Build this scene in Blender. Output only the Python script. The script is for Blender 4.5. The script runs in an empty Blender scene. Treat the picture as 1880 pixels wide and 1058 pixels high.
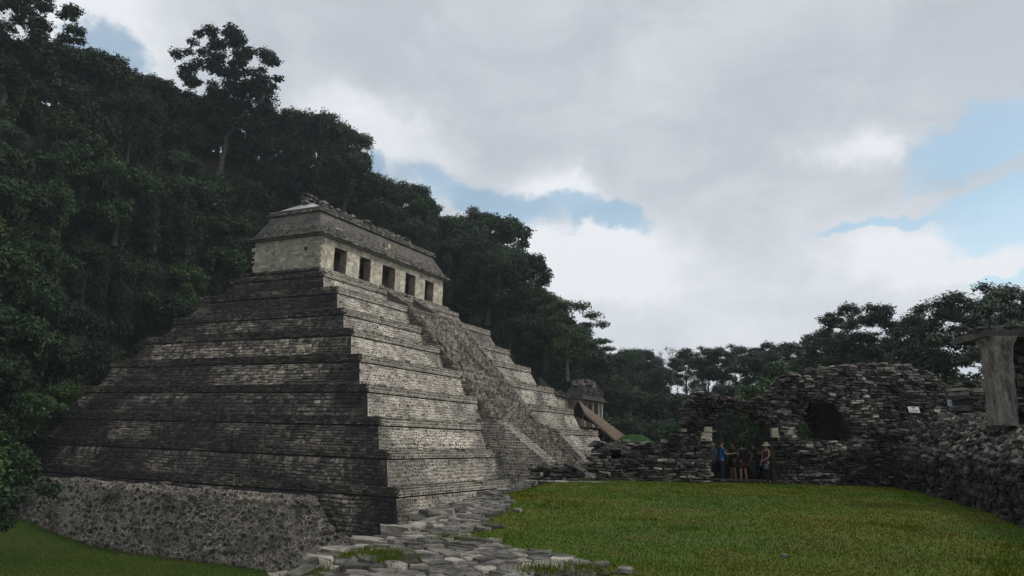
import bpy, bmesh, math, random
import numpy as np
from mathutils import Vector, Matrix
R0 = math.radians
sc = bpy.context.scene
COL = sc.collection

# ------------------------------------------------------------------ camera
CF, CPI, CRO, CYA = 1386.2, .198, .029, 1.101
CAM = np.array([-43.07, -29.87, 1.5])
_F = np.array([math.sin(CYA)*math.cos(CPI), math.cos(CYA)*math.cos(CPI), math.sin(CPI)])
_R = np.array([math.cos(CYA), -math.sin(CYA), 0.]); _U = np.cross(_R, _F)
_R2 = _R*math.cos(CRO)+_U*math.sin(CRO); _U2 = -_R*math.sin(CRO)+_U*math.cos(CRO)
cam = bpy.data.objects.new('camera', bpy.data.cameras.new('camera')); COL.objects.link(cam)
cam.matrix_world = Matrix([[_R2[i], _U2[i], -_F[i], CAM[i]] for i in range(3)]+[[0, 0, 0, 1]])
cam.data.sensor_width = 36; cam.data.lens = CF/1880*36
cam.data.clip_start = .1; cam.data.clip_end = 3000
sc.camera = cam

# ------------------------------------------------------------------ light
SUN_EL, SUN_AZ = 48, 152          # azimuth: compass angle from +Y towards +X
SUN_E, SKY_K, CLOUD_K, EXPO = 1.5, .15, 1.0, 0.0
HAZE_D = 0.0003
sc.view_settings.view_transform = 'Standard'; sc.view_settings.look = 'None'
sc.view_settings.gamma = 1; sc.view_settings.exposure = EXPO
sun = bpy.data.objects.new('sun', bpy.data.lights.new('sun', 'SUN')); COL.objects.link(sun)
sun.data.energy = SUN_E; sun.data.angle = R0(14); sun.data.color = (1, .96, .9)
sd = Vector((math.sin(R0(SUN_AZ))*math.cos(R0(SUN_EL)), math.cos(R0(SUN_AZ))*math.cos(R0(SUN_EL)), math.sin(R0(SUN_EL))))
sun.rotation_euler = sd.to_track_quat('Z', 'Y').to_euler()

class NT:
    """tiny node-tree helper"""
    def __init__(s, nt): s.nt = nt
    def n(s, t, **k):
        o = s.nt.nodes.new(t)
        for a, v in k.items(): setattr(o, a, v)
        return o
    def put(s, sock, v):
        if isinstance(v, bpy.types.NodeSocket): s.nt.links.new(v, sock)
        elif v is not None:
            if sock.type == 'RGBA' and len(v) == 3: v = (*v, 1)
            sock.default_value = v
    def m(s, op, a, b=None, c=None, clamp=False):
        o = s.n('ShaderNodeMath', operation=op); o.use_clamp = clamp
        s.put(o.inputs[0], a); s.put(o.inputs[1], b); s.put(o.inputs[2], c); return o.outputs[0]
    def v(s, op, a, b=None):
        o = s.n('ShaderNodeVectorMath', operation=op); s.put(o.inputs[0], a); s.put(o.inputs[1], b)
        return o.outputs['Value'] if op in ('DOT_PRODUCT', 'LENGTH') else o.outputs[0]
    def mix(s, f, a, b, bt='MIX'):
        o = s.n('ShaderNodeMix', data_type='RGBA', blend_type=bt)
        s.put(o.inputs[0], f); s.put(o.inputs[6], a); s.put(o.inputs[7], b); return o.outputs[2]
    def noise(s, vec, scale, detail=4, rough=.55, dist=0):
        o = s.n('ShaderNodeTexNoise'); s.put(o.inputs['Vector'], vec)
        o.inputs['Scale'].default_value = scale; o.inputs['Detail'].default_value = detail
        o.inputs['Roughness'].default_value = rough; o.inputs['Distortion'].default_value = dist
        return o.outputs[0]
    def ramp(s, f, lo, hi, a=0., b=1., smooth=True):
        o = s.n('ShaderNodeMapRange'); o.clamp = True
        if smooth: o.interpolation_type = 'SMOOTHSTEP'
        s.put(o.inputs[0], f)
        for i, q in zip((1, 2, 3, 4), (lo, hi, a, b)): o.inputs[i].default_value = q
        return o.outputs[0]

world = bpy.data.worlds.new('World'); sc.world = world; world.use_nodes = True
wt = world.node_tree; wt.nodes.clear(); W = NT(wt)
sky = W.n('ShaderNodeTexSky', sky_type='NISHITA'); sky.sun_disc = False
sky.sun_elevation = R0(SUN_EL); sky.sun_rotation = R0(SUN_AZ); sky.dust_density = 2.0
dirv = W.n('ShaderNodeTexCoord').outputs['Generated']
wn_ = W.n('ShaderNodeTexNoise'); W.put(wn_.inputs['Vector'], dirv); wn_.inputs['Scale'].default_value = 4.5; wn_.inputs['Detail'].default_value = 9; wn_.inputs['Roughness'].default_value = .62
wsep = W.n('ShaderNodeSeparateColor'); W.put(wsep.inputs[0], wn_.outputs['Color'])
# compass angle (edges torn by turbulence) (degrees, 0 = the view's heading, positive right) and elevation of a sky direction
HF = (math.sin(CYA), math.cos(CYA), 0); HR = (math.cos(CYA), -math.sin(CYA), 0)
az = W.m('MULTIPLY', W.m('ARCTAN2', W.v('DOT_PRODUCT', dirv, HR), W.v('DOT_PRODUCT', dirv, HF)), 57.2958)
sep = W.n('ShaderNodeSeparateXYZ'); W.put(sep.inputs[0], dirv)
el = W.m('MULTIPLY', W.m('ARCSINE', sep.outputs[2]), 57.2958)
az = W.m('ADD', az, W.m('MULTIPLY', W.m('SUBTRACT', wsep.outputs[0], .5), 15))
el = W.m('ADD', el, W.m('MULTIPLY', W.m('SUBTRACT', wsep.outputs[1], .5), 9))
def sky_angle(px, py):
    d = _F+_R2*(px-940)/CF+_U2*(529-py)/CF; d = d/np.linalg.norm(d)
    return math.degrees(math.atan2(d@np.array(HR), d@np.array(HF))), math.degrees(math.asin(d[2]))
def blob(px, py, wa, we, tilt, soft=1.):
    a0, e0 = sky_angle(px, py); c, s = math.cos(R0(tilt)), math.sin(R0(tilt))
    da = W.m('SUBTRACT', az, a0); de = W.m('SUBTRACT', el, e0)
    p = W.m('ADD', W.m('MULTIPLY', da, c/wa), W.m('MULTIPLY', de, s/wa))
    q = W.m('ADD', W.m('MULTIPLY', da, -s/we), W.m('MULTIPLY', de, c/we))
    r2 = W.m('ADD', W.m('MULTIPLY', p, p), W.m('MULTIPLY', q, q))
    return W.m('DIVIDE', 1., W.m('ADD', 1., W.m('MULTIPLY', W.m('MULTIPLY', r2, r2), soft)))
az0, el0 = az, el
def total(l):
    t = l[0]
    for q in l[1:]: t = W.m('MAXIMUM', t, q)
    return t
nv = W.n('ShaderNodeVectorMath', operation='MULTIPLY'); W.put(nv.inputs[0], dirv); nv.inputs[1].default_value = (1, 1, 1.9)
nv = nv.outputs[0]
n1 = W.noise(nv, 7, 8, .58, .6); n2 = W.noise(nv, 2.6, 5, .5, .3); n3 = W.noise(nv, 20, 6, .6, .4)
gaps = total([blob(870, 372, 7.2, 1.9, -17), blob(1080, 405, 5.8, 1.3, -6), blob(700, 315, 2.5, 1.6, -30),
              blob(1800, 268, 5.2, 2.4, 8), blob(1830, 380, 4.2, 2.0, 10), blob(1640, 408, 4.5, .5, 8),
              blob(195, 85, 2.4, 2.2, -10), blob(1830, 490, 3, .5, 0)])
nn = W.m('ADD', W.m('MULTIPLY', W.m('SUBTRACT', n1, .5), 1.0), W.m('MULTIPLY', W.m('SUBTRACT', n3, .5), .7))
clear = W.ramp(W.m('ADD', gaps, nn), .38, .95)
rims = total([blob(800, 345, 1.6, 1.6, 0), blob(1005, 365, 2.6, 1.6, -20), blob(180, 45, 4.5, 4.2, 0), blob(1590, 270, 3.2, 1.6, 0),
              blob(1060, 470, 8, 2.2, 0), blob(1750, 450, 6, 2.0, 0), blob(700, 240, 6, 2, -20)])
cl = W.m('ADD', W.m('MULTIPLY', W.m('SUBTRACT', n2, .5), .55), W.m('MULTIPLY', W.m('SUBTRACT', n1, .5), .5))
bright = W.m('ADD', W.m('ADD', .57, cl), W.m('MULTIPLY', rims, .45), clamp=True)
lowfade = W.ramp(el0, 10, 26, .16, 0.)
bright = W.m('ADD', bright, lowfade, clamp=True)
cr = W.n('ShaderNodeValToRGB'); W.put(cr.inputs[0], bright)
e = cr.color_ramp.elements; e[0].position = .1; e[0].color = (.38, .435, .475, 1); e[1].position = 1.; e[1].color = (.86, .89, .93, 1)
q = e.new(.55); q.color = (.555, .60, .65, 1)
bgs = W.n('ShaderNodeBackground'); W.put(bgs.inputs[0], W.mix(1., sky.outputs[0], (.92, 1.13, 1.06), 'MULTIPLY')); bgs.inputs[1].default_value = SKY_K
bgc = W.n('ShaderNodeBackground'); W.put(bgc.inputs[0], cr.outputs[0]); bgc.inputs[1].default_value = CLOUD_K
ms = W.n('ShaderNodeMixShader'); W.put(ms.inputs[0], W.m('SUBTRACT', 1., W.m('MULTIPLY', clear, .68)))
wt.links.new(bgs.outputs[0], ms.inputs[1]); wt.links.new(bgc.outputs[0], ms.inputs[2])
wo = W.n('ShaderNodeOutputWorld'); wt.links.new(ms.outputs[0], wo.inputs[0])

# ------------------------------------------------------------------ helpers
def at(px, py, ax, val):
    """world point on the plane axis=val that projects to photo pixel (px,py) (used to take measurements)"""
    d = _F+_R2*(px-940)/CF+_U2*(529-py)/CF
    return CAM+d*(val-CAM[ax])/d[ax]
def at_r(px, py, r):
    d = _F+_R2*(px-940)/CF+_U2*(529-py)/CF
    return CAM+d*r/math.hypot(d[0], d[1])

def tag(o, label=None, cat=None, group=None, kind=None):
    if label: o['label'] = label
    if cat: o['category'] = cat
    if group: o['group'] = group
    if kind: o['kind'] = kind
    return o
def empty(name, loc=(0, 0, 0), rz=0):
    o = bpy.data.objects.new(name, None); COL.objects.link(o); o.location = loc; o.rotation_euler = (0, 0, rz)
    o.empty_display_size = .3; return o

class M:
    """mesh accumulator: vertex blocks + quads/tris, per-vertex 'tone' and per-face material slot"""
    def __init__(s): s.V = []; s.F4 = []; s.F3 = []; s.T = []; s.m4 = []; s.m3 = []; s.n = 0
    def add(s, V, F4=None, F3=None, tone=1., mat=0):
        V = np.asarray(V, float).reshape(-1, 3)
        if F4 is not None and len(F4):
            F4 = np.asarray(F4, int).reshape(-1, 4); s.F4.append(F4+s.n); s.m4.append(np.full(len(F4), mat) if np.isscalar(mat) else mat)
        if F3 is not None and len(F3):
            F3 = np.asarray(F3, int).reshape(-1, 3); s.F3.append(F3+s.n); s.m3.append(np.full(len(F3), mat))
        s.V.append(V); s.T.append(np.broadcast_to(np.asarray(tone, float), (len(V),)) if np.ndim(tone) < 1 or len(tone) != len(V) else np.asarray(tone, float))
        s.n += len(V)
    def box(s, lo, hi, tone=1., mat=0):
        x0, y0, z0 = lo; x1, y1, z1 = hi
        s.add([(x0,y0,z0),(x1,y0,z0),(x1,y1,z0),(x0,y1,z0),(x0,y0,z1),(x1,y0,z1),(x1,y1,z1),(x0,y1,z1)],
              [(0,3,2,1),(4,5,6,7),(0,1,5,4),(1,2,6,5),(2,3,7,6),(3,0,4,7)], tone=tone, mat=mat)
    def hexa(s, P, tone=1., mat=0):
        s.add(P, [(0,3,2,1),(4,5,6,7),(0,1,5,4),(1,2,6,5),(2,3,7,6),(3,0,4,7)], tone=tone, mat=mat)
    def tube(s, pts, rad, k=7, cap=True, tone=1., mat=0):
        pts = [np.asarray(p, float) for p in pts]; V = []; up = None
        for i, p in enumerate(pts):
            t = pts[min(i+1, len(pts)-1)]-pts[max(i-1, 0)]; t = t/(np.linalg.norm(t)+1e-9)
            if up is None: up = np.array([1., 0, 0]) if abs(t[0]) < .8 else np.array([0, 1., 0])
            a = up-t*(up@t); a = a/(np.linalg.norm(a)+1e-9); up = a; b = np.cross(t, a)
            for j in range(k):
                th = 2*math.pi*j/k; V.append(p+(a*math.cos(th)+b*math.sin(th))*rad[i])
        F = [(i*k+j, i*k+(j+1) % k, (i+1)*k+(j+1) % k, (i+1)*k+j) for i in range(len(pts)-1) for j in range(k)]
        F3 = []
        if cap:
            V.append(pts[-1]); V.append(pts[0]); n = len(V)
            for j in range(k):
                F3.append(((len(pts)-1)*k+j, (len(pts)-1)*k+(j+1) % k, n-2)); F3.append(((j+1) % k, j, n-1))
        s.add(V, F, F3, tone=tone, mat=mat)
    def build(s, name, mats, parent=None, smooth=False):
        V = np.concatenate(s.V) if s.V else np.zeros((0, 3))
        if parent is not None:
            V = V-np.array(parent.location if parent.parent is None else parent['_o'])
        me = bpy.data.meshes.new(name)
        me.vertices.add(len(V)); me.vertices.foreach_set('co', V.ravel())
        f4 = np.concatenate(s.F4) if s.F4 else np.zeros((0, 4), int); f3 = np.concatenate(s.F3) if s.F3 else np.zeros((0, 3), int)
        me.loops.add(f4.size+f3.size); me.loops.foreach_set('vertex_index', np.concatenate([f4.ravel(), f3.ravel()]).astype(np.int32))
        n = len(f4)+len(f3); me.polygons.add(n)
        st = np.concatenate([np.arange(len(f4))*4, f4.size+np.arange(len(f3))*3]).astype(np.int32)
        me.polygons.foreach_set('loop_start', st)
        mi = np.concatenate(s.m4+s.m3) if n else np.zeros(0)
        me.polygons.foreach_set('material_index', mi.astype(np.int32))
        me.polygons.foreach_set('use_smooth', np.full(n, smooth))
        a = me.attributes.new('tone', 'FLOAT', 'POINT'); a.data.foreach_set('value', np.concatenate(s.T).astype(np.float32))
        me.update(calc_edges=True); me.validate()
        for m_ in (mats if isinstance(mats, (list, tuple)) else [mats]): me.materials.append(m_)
        o = bpy.data.objects.new(name, me); COL.objects.link(o)
        if parent is not None: o.parent = parent
        return o

def vn(x, y, seed=0):
    """2-D value noise 0..1 (numpy)"""
    x = np.asarray(x, float); y = np.asarray(y, float); xi = np.floor(x).astype(int); yi = np.floor(y).astype(int)
    fx = x-xi; fy = y-yi; fx = fx*fx*(3-2*fx); fy = fy*fy*(3-2*fy)
    def h(a, b):
        v = np.sin(a*127.1+b*311.7+seed*74.7)*43758.5453; return v-np.floor(v)
    return (h(xi, yi)*(1-fx)+h(xi+1, yi)*fx)*(1-fy)+(h(xi, yi+1)*(1-fx)+h(xi+1, yi+1)*fx)*fy
def fbm(x, y, seed=0): return (vn(x, y, seed)*.55+vn(x*2.1, y*2.1, seed+3)*.3+vn(x*4.3, y*4.3, seed+7)*.15)
def sstep(x, a, b): t = np.clip((np.asarray(x, float)-a)/(b-a), 0, 1); return t*t*(3-2*t)

# ------------------------------------------------------------------ materials
def new_mat(name):
    m = bpy.data.materials.new(name); m.use_nodes = True; nt = m.node_tree
    b = nt.nodes['Principled BSDF']; return m, NT(nt), b
def stone_mat(name, ca, cb, lich=.0, lichcol=(.02, .02, .022), nsc=3., bump=.4, island=1., rough=.85, moss=0., mosscol=(.04, .06, .02), lsc=.35, bsc=9.):
    m, N, b = new_mat(name)
    g = N.n('ShaderNodeNewGeometry'); pos = g.outputs['Position']
    t = N.n('ShaderNodeAttribute', attribute_name='tone').outputs['Fac']
    isl = g.outputs['Random Per Island']
    nz = N.noise(pos, nsc, 5, .6)
    f = N.m('ADD', N.m('MULTIPLY', isl, .75*island), N.m('MULTIPLY', N.m('SUBTRACT', nz, .5), 1.1), clamp=True)
    if island == 0: f = N.ramp(nz, .3, .7)
    c = N.mix(f, ca, cb)
    k = N.m('MULTIPLY', t, N.m('ADD', .55, N.m('MULTIPLY', N.noise(pos, nsc*5, 3, .6), .9)))
    c = N.mix(1., c, N.n('ShaderNodeCombineColor').outputs[0], 'MULTIPLY')
    cc = c.node.inputs[7].links[0].from_node
    for i in range(3): N.put(cc.inputs[i], k)
    if moss:
        mm = N.m('MULTIPLY', N.ramp(N.noise(pos, .5, 5, .65), .5, .72), moss); c = N.mix(mm, c, mosscol)
    if lich:
        l = N.m('MULTIPLY', N.ramp(N.noise(pos, lsc, 6, .7), .42, .62), lich); c = N.mix(l, c, lichcol)
    N.put(b.inputs['Base Color'], c); b.inputs['Roughness'].default_value = rough; b.inputs['Specular IOR Level'].default_value = .3
    bp = N.n('ShaderNodeBump'); bp.inputs['Strength'].default_value = bump; bp.inputs['Distance'].default_value = .05
    N.put(bp.inputs['Height'], N.noise(pos, bsc, 6, .65)); N.put(b.inputs['Normal'], bp.outputs[0])
    return m
def rubble_mat():
    m, N, b = new_mat('mortared_rubble'); pos = N.n('ShaderNodeNewGeometry').outputs['Position']
    t = N.n('ShaderNodeAttribute', attribute_name='tone').outputs['Fac']
    wv = N.n('ShaderNodeTexNoise'); N.put(wv.inputs['Vector'], pos); wv.inputs['Scale'].default_value = 1.6; wv.inputs['Detail'].default_value = 5; wv.inputs['Roughness'].default_value = .65
    w2 = N.v('MULTIPLY', N.v('SUBTRACT', wv.outputs['Color'], (.5, .5, .5)), (.7, .7, .7)); p2 = N.v('ADD', pos, w2)
    st = N.v('MULTIPLY', p2, (1., 1., 1.45))
    def vor(scale, feat):
        v = N.n('ShaderNodeTexVoronoi', feature=feat); N.put(v.inputs['Vector'], st); v.inputs['Scale'].default_value = scale; v.inputs['Randomness'].default_value = 1; return v
    e1 = vor(2.2, 'DISTANCE_TO_EDGE').outputs['Distance']; c1 = vor(2.2, 'F1').outputs['Color']; e2 = vor(4.4, 'DISTANCE_TO_EDGE').outputs['Distance']
    sp = N.n('ShaderNodeSeparateColor'); N.put(sp.inputs[0], c1); big = N.ramp(N.noise(pos, .45, 4, .6), .42, .6)
    stone = N.mix(sp.outputs[0], (.04, .036, .031), (.20, .178, .15)); mort = N.mix(N.noise(pos, 3, 5, .7), (.28, .235, .18), (.80, .69, .56))
    ed = N.m('ADD', N.m('MULTIPLY', e1, 1.), N.m('MULTIPLY', N.m('SUBTRACT', N.noise(pos, 9, 4, .7), .5), .12)); es = N.m('ADD', e2, N.m('MULTIPLY', N.m('SUBTRACT', N.noise(pos, 11, 4, .7), .5), .1))
    m1 = N.ramp(ed, .04, .11); m2 = N.ramp(es, .06, .13); mk = N.n('ShaderNodeMix', data_type='FLOAT'); N.put(mk.inputs[0], big); N.put(mk.inputs[2], m1); N.put(mk.inputs[3], m2)
    c = N.mix(mk.outputs[0], mort, stone); c = N.mix(N.m('MULTIPLY', N.ramp(N.noise(pos, .5, 7, .75), .47, .66), .75), c, (.045, .04, .036))
    cmb = N.n('ShaderNodeCombineColor')
    for i in range(3): N.put(cmb.inputs[i], t)
    c = N.mix(1., c, cmb.outputs[0], 'MULTIPLY'); N.put(b.inputs['Base Color'], c); b.inputs['Roughness'].default_value = .9; b.inputs['Specular IOR Level'].default_value = .2
    bp = N.n('ShaderNodeBump'); bp.inputs['Strength'].default_value = 1.; bp.inputs['Distance'].default_value = .2
    N.put(bp.inputs['Height'], N.m('ADD', N.m('MULTIPLY', mk.outputs[0], -.5), N.noise(pos, 5, 6, .7))); N.put(b.inputs['Normal'], bp.outputs[0]); return m
def plain(name, col, rough=.8, metal=0., var=.25, nsc=6.):
    m, N, b = new_mat(name)
    g = N.n('ShaderNodeTexCoord').outputs['Object']
    c = N.mix(N.ramp(N.noise(g, nsc, 4), .3, .7), tuple(v*(1-var) for v in col), tuple(min(1, v*(1+var)) for v in col))
    N.put(b.inputs['Base Color'], c); b.inputs['Roughness'].default_value = rough; b.inputs['Metallic'].default_value = metal
    b.inputs['Specular IOR Level'].default_value = .25
    return m
def leaf_mat(name, ca, cb, cc, hue=.5):
    m, N, b = new_mat(name)
    g = N.n('ShaderNodeNewGeometry'); oi = N.n('ShaderNodeObjectInfo').outputs['Random']
    oc = N.n('ShaderNodeTexCoord').outputs['Object']
    c = N.mix(g.outputs['Random Per Island'], ca, cb)
    c = N.mix(N.m('MULTIPLY', N.ramp(N.noise(oc, .45, 3), .48, .72), hue), c, cc)
    k = N.m('ADD', .55, N.m('MULTIPLY', oi, .9))
    cmb = N.n('ShaderNodeCombineColor')
    for i in range(3): N.put(cmb.inputs[i], k)
    c = N.mix(1., c, cmb.outputs[0], 'MULTIPLY')
    N.put(b.inputs['Base Color'], c); b.inputs['Roughness'].default_value = .6; b.inputs['Specular IOR Level'].default_value = .2
    return m
MAT = {}
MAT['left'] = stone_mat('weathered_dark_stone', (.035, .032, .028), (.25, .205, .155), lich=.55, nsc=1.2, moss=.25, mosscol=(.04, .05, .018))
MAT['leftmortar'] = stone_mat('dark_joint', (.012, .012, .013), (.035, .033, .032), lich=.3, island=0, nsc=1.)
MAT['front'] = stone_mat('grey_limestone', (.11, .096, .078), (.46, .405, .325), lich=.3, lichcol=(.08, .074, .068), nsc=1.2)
MAT['frontmortar'] = stone_mat('pale_lime_mortar', (.37, .33, .27), (.70, .63, .525), lich=.5, lichcol=(.14, .128, .112), island=0, nsc=1.1)
MAT['rubble'] = stone_mat('rubble_stone', (.045, .041, .036), (.19, .16, .13), lich=.3, nsc=1.5)
MAT['rubblemortar'] = stone_mat('rubble_mortar', (.17, .145, .125), (.42, .355, .31), lich=.3, lichcol=(.05, .047, .045), island=0, nsc=1.3)
MAT['ruin'] = stone_mat('ruin_stone', (.024, .022, .022), (.27, .24, .205), lich=.68, lichcol=(.018, .017, .018), nsc=1.6, moss=.12, lsc=.8)
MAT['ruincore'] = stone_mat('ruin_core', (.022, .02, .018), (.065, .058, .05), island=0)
MAT['flag'] = stone_mat('flagstone', (.10, .092, .08), (.46, .415, .345), lich=.72, lichcol=(.035, .033, .03), nsc=2.6, bump=.7, moss=.2, lsc=1.1, bsc=14)
MAT['rubblewall'] = rubble_mat()
MAT['soil'] = stone_mat('soil', (.03, .025, .018), (.075, .06, .04), island=0, nsc=2., moss=.6, mosscol=(.03, .06, .012))
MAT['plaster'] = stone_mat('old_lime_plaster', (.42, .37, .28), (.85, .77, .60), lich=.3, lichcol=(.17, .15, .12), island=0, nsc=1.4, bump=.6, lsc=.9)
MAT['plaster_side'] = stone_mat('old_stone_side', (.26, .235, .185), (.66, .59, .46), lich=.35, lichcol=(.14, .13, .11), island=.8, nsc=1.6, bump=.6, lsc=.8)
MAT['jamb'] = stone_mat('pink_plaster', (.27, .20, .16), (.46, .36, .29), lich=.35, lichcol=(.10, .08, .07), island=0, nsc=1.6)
MAT['roofstone'] = stone_mat('rough_roof_stone', (.085, .077, .066), (.40, .36, .30), lich=.4, lichcol=(.045, .043, .042), nsc=1.3, bump=.9)
MAT['cap'] = stone_mat('pale_roof_cap', (.42, .42, .41), (.62, .62, .61), lich=.3, lichcol=(.3, .3, .3), island=0, nsc=1.)
MAT['bark'] = stone_mat('bark', (.03, .026, .022), (.10, .09, .078), island=0, nsc=3.)
MAT['palebark'] = stone_mat('pale_bark', (.08, .075, .07), (.20, .19, .175), island=0, nsc=3.)
MAT['leafdark'] = leaf_mat('leaf_dark', (.011, .025, .011), (.035, .068, .02), (.05, .10, .02))
MAT['leafvine'] = leaf_mat('leaf_vine', (.014, .026, .013), (.032, .056, .022), (.045, .08, .024))
MAT['leaflight'] = leaf_mat('leaf_light', (.022, .045, .013), (.055, .10, .024), (.09, .14, .028))
MAT['leafgrey'] = leaf_mat('leaf_grey', (.028, .045, .028), (.06, .09, .05), (.06, .085, .04))
MAT['thatch'] = stone_mat('palm_thatch', (.11, .08, .055), (.21, .15, .10), island=0, nsc=4., lich=.2, lichcol=(.09, .07, .05))
MAT['wood'] = plain('wood', (.10, .075, .055))
def pillar_mat():
    m, N, b = new_mat('streaked_plaster'); pos = N.n('ShaderNodeNewGeometry').outputs['Position']
    st = N.n('ShaderNodeVectorMath', operation='MULTIPLY'); N.put(st.inputs[0], pos); st.inputs[1].default_value = (1, 1, .3)
    a = N.noise(st.outputs[0], 4.5, 6, .7, .6); c = N.mix(N.ramp(a, .33, .66), (.03, .028, .027), (.27, .235, .20))
    c = N.mix(N.m('MULTIPLY', N.ramp(N.noise(pos, 7, 6, .7), .45, .7), .6), c, (.12, .10, .085)); N.put(b.inputs['Base Color'], c); b.inputs['Roughness'].default_value = .9
    bp = N.n('ShaderNodeBump'); bp.inputs['Strength'].default_value = .9; bp.inputs['Distance'].default_value = .08; N.put(bp.inputs['Height'], N.noise(pos, 6, 7, .7)); N.put(b.inputs['Normal'], bp.outputs[0]); return m
MAT['pillar'] = pillar_mat()
MAT['black'] = plain('void_shade_eye_black', (.01, .01, .01), var=.1)  # black that paints the shade inside openings, also the eye colour

# grass
def grass_mat(name, blades):
    m, N, b = new_mat(name)
    g = N.n('ShaderNodeNewGeometry'); pos = g.outputs['Position']
    big = N.ramp(N.noise(pos, .22, 5, .6), .38, .66)
    c = N.mix(big, (.060, .114, .003), (.108, .118, .003))
    c = N.mix(N.m('MULTIPLY', N.ramp(N.noise(pos, .55, 6, .7), .48, .68), .65), c, (.12, .088, .02))
    c = N.mix(N.m('MULTIPLY', N.ramp(N.noise(pos, 6, 5, .7), .35, .7), .3), c, (.026, .045, .003))
    if blades: c = N.mix(N.m('MULTIPLY', g.outputs['Random Per Island'], .28), c, (.13, .16, .01))
    N.put(b.inputs['Base Color'], c); b.inputs['Roughness'].default_value = .7; b.inputs['Specular IOR Level'].default_value = .15
    if not blades:
        bp = N.n('ShaderNodeBump'); bp.inputs['Strength'].default_value = .8; bp.inputs['Distance'].default_value = .08
        N.put(bp.inputs['Height'], N.noise(pos, 14, 5, .7)); N.put(b.inputs['Normal'], bp.outputs[0])
    return m
MAT['grass'] = grass_mat('lawn_grass', False); MAT['blade'] = grass_mat('grass_blade', True)
def ground_mat():
    m, N, b = new_mat('lower_ground')
    pos = N.n('ShaderNodeNewGeometry').outputs['Position']
    c = N.mix(N.ramp(N.noise(pos, .12, 5, .6), .4, .65), (.022, .062, .008), (.05, .07, .015))
    c = N.mix(N.m('MULTIPLY', N.ramp(N.noise(pos, 3, 5, .7), .4, .7), .5), c, (.02, .035, .008))
    N.put(b.inputs['Base Color'], c); b.inputs['Roughness'].default_value = .8; b.inputs['Specular IOR Level'].default_value = .1
    bp = N.n('ShaderNodeBump'); bp.inputs['Strength'].default_value = .8; bp.inputs['Distance'].default_value = .15
    N.put(bp.inputs['Height'], N.noise(pos, 5, 6, .7)); N.put(b.inputs['Normal'], bp.outputs[0]); return m
MAT['ground'] = ground_mat()
MAT['forestfloor'] = plain('forest_floor', (.018, .022, .011), var=.4, nsc=.5)

# ------------------------------------------------------------------ masonry generators
RING = np.array([[-1, -1], [1, -1], [1, 1], [-1, 1]], float)
def rowcells(L, H, h, w, rng, wave=0.):
    """broken-course cells -> arrays cu,cv,hw,hh (centres and half sizes)"""
    out = []; v = 0.
    while v < H:
        dh = h*rng.uniform(.7, 1.3)
        if v+dh > H-h*.4: dh = H-v
        u = -w*rng.uniform(0, 1)
        n = int(L/w*1.6)+4
        ws = w*rng.uniform(.45, 1.6, n)*(.8+.4*rng.random())
        us = u+np.concatenate([[0], np.cumsum(ws)]); k = us[:-1] < L
        for a, b in zip(us[:-1][k], us[1:][k]):
            out.append(((a+b)/2, v+dh/2, (b-a)/2, dh/2))
        v += dh
        if H-v < 1e-6: break
    out = np.array(out)
    if wave: out[:, 1] += wave*(fbm(out[:, 0]*.9/w*.3, out[:, 1]*1.3/h*.3, 17)-.5)*2; out[:, 3] *= rng.uniform(.72, 1.12, len(out))
    return out
def stones5(mb, O, U, Vv, Nn, cells, depth, gap, rng, tone=None, jit=.12, mat=0, round_=.25):
    """chamfered stones set on the plane O+uU+vV, standing out along N"""
    c = np.asarray(cells); n = len(c)
    if n == 0: return
    d = depth*rng.uniform(.35, 1.3, n)
    hw = np.maximum(c[:, 2]-gap/2, .03); hh = np.maximum(c[:, 3]-gap/2, .02)
    j = rng.uniform(-jit, jit, (n, 4, 2))
    q = RING[None]*(1+j)
    P = []
    for (s, dd) in ((1., -.04), (.97, .55), (1-round_, 1.)):
        uu = c[:, 0:1]+q[:, :, 0]*hw[:, None]*s; vv = c[:, 1:2]+q[:, :, 1]*hh[:, None]*s
        dj = d[:, None]*dd*(1+rng.uniform(-.2, .2, (n, 4))) if dd > 0 else np.full((n, 4), dd)
        P.append(O+uu[..., None]*U+vv[..., None]*Vv+dj[..., None]*Nn)
    P = np.concatenate(P, 1)  # n,12,3
    f = []
    for r in range(2):
        for k in range(4): f.append((r*4+k, r*4+(k+1) % 4, (r+1)*4+(k+1) % 4, (r+1)*4+k))
    f.append((8, 9, 10, 11)); f = np.array(f)
    F = (np.arange(n)*12)[:, None, None]+f[None]
    T = np.repeat(np.ones(n) if tone is None else tone, 12)
    mb.add(P.reshape(-1, 3), F.reshape(-1, 4), tone=T, mat=mat)
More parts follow.
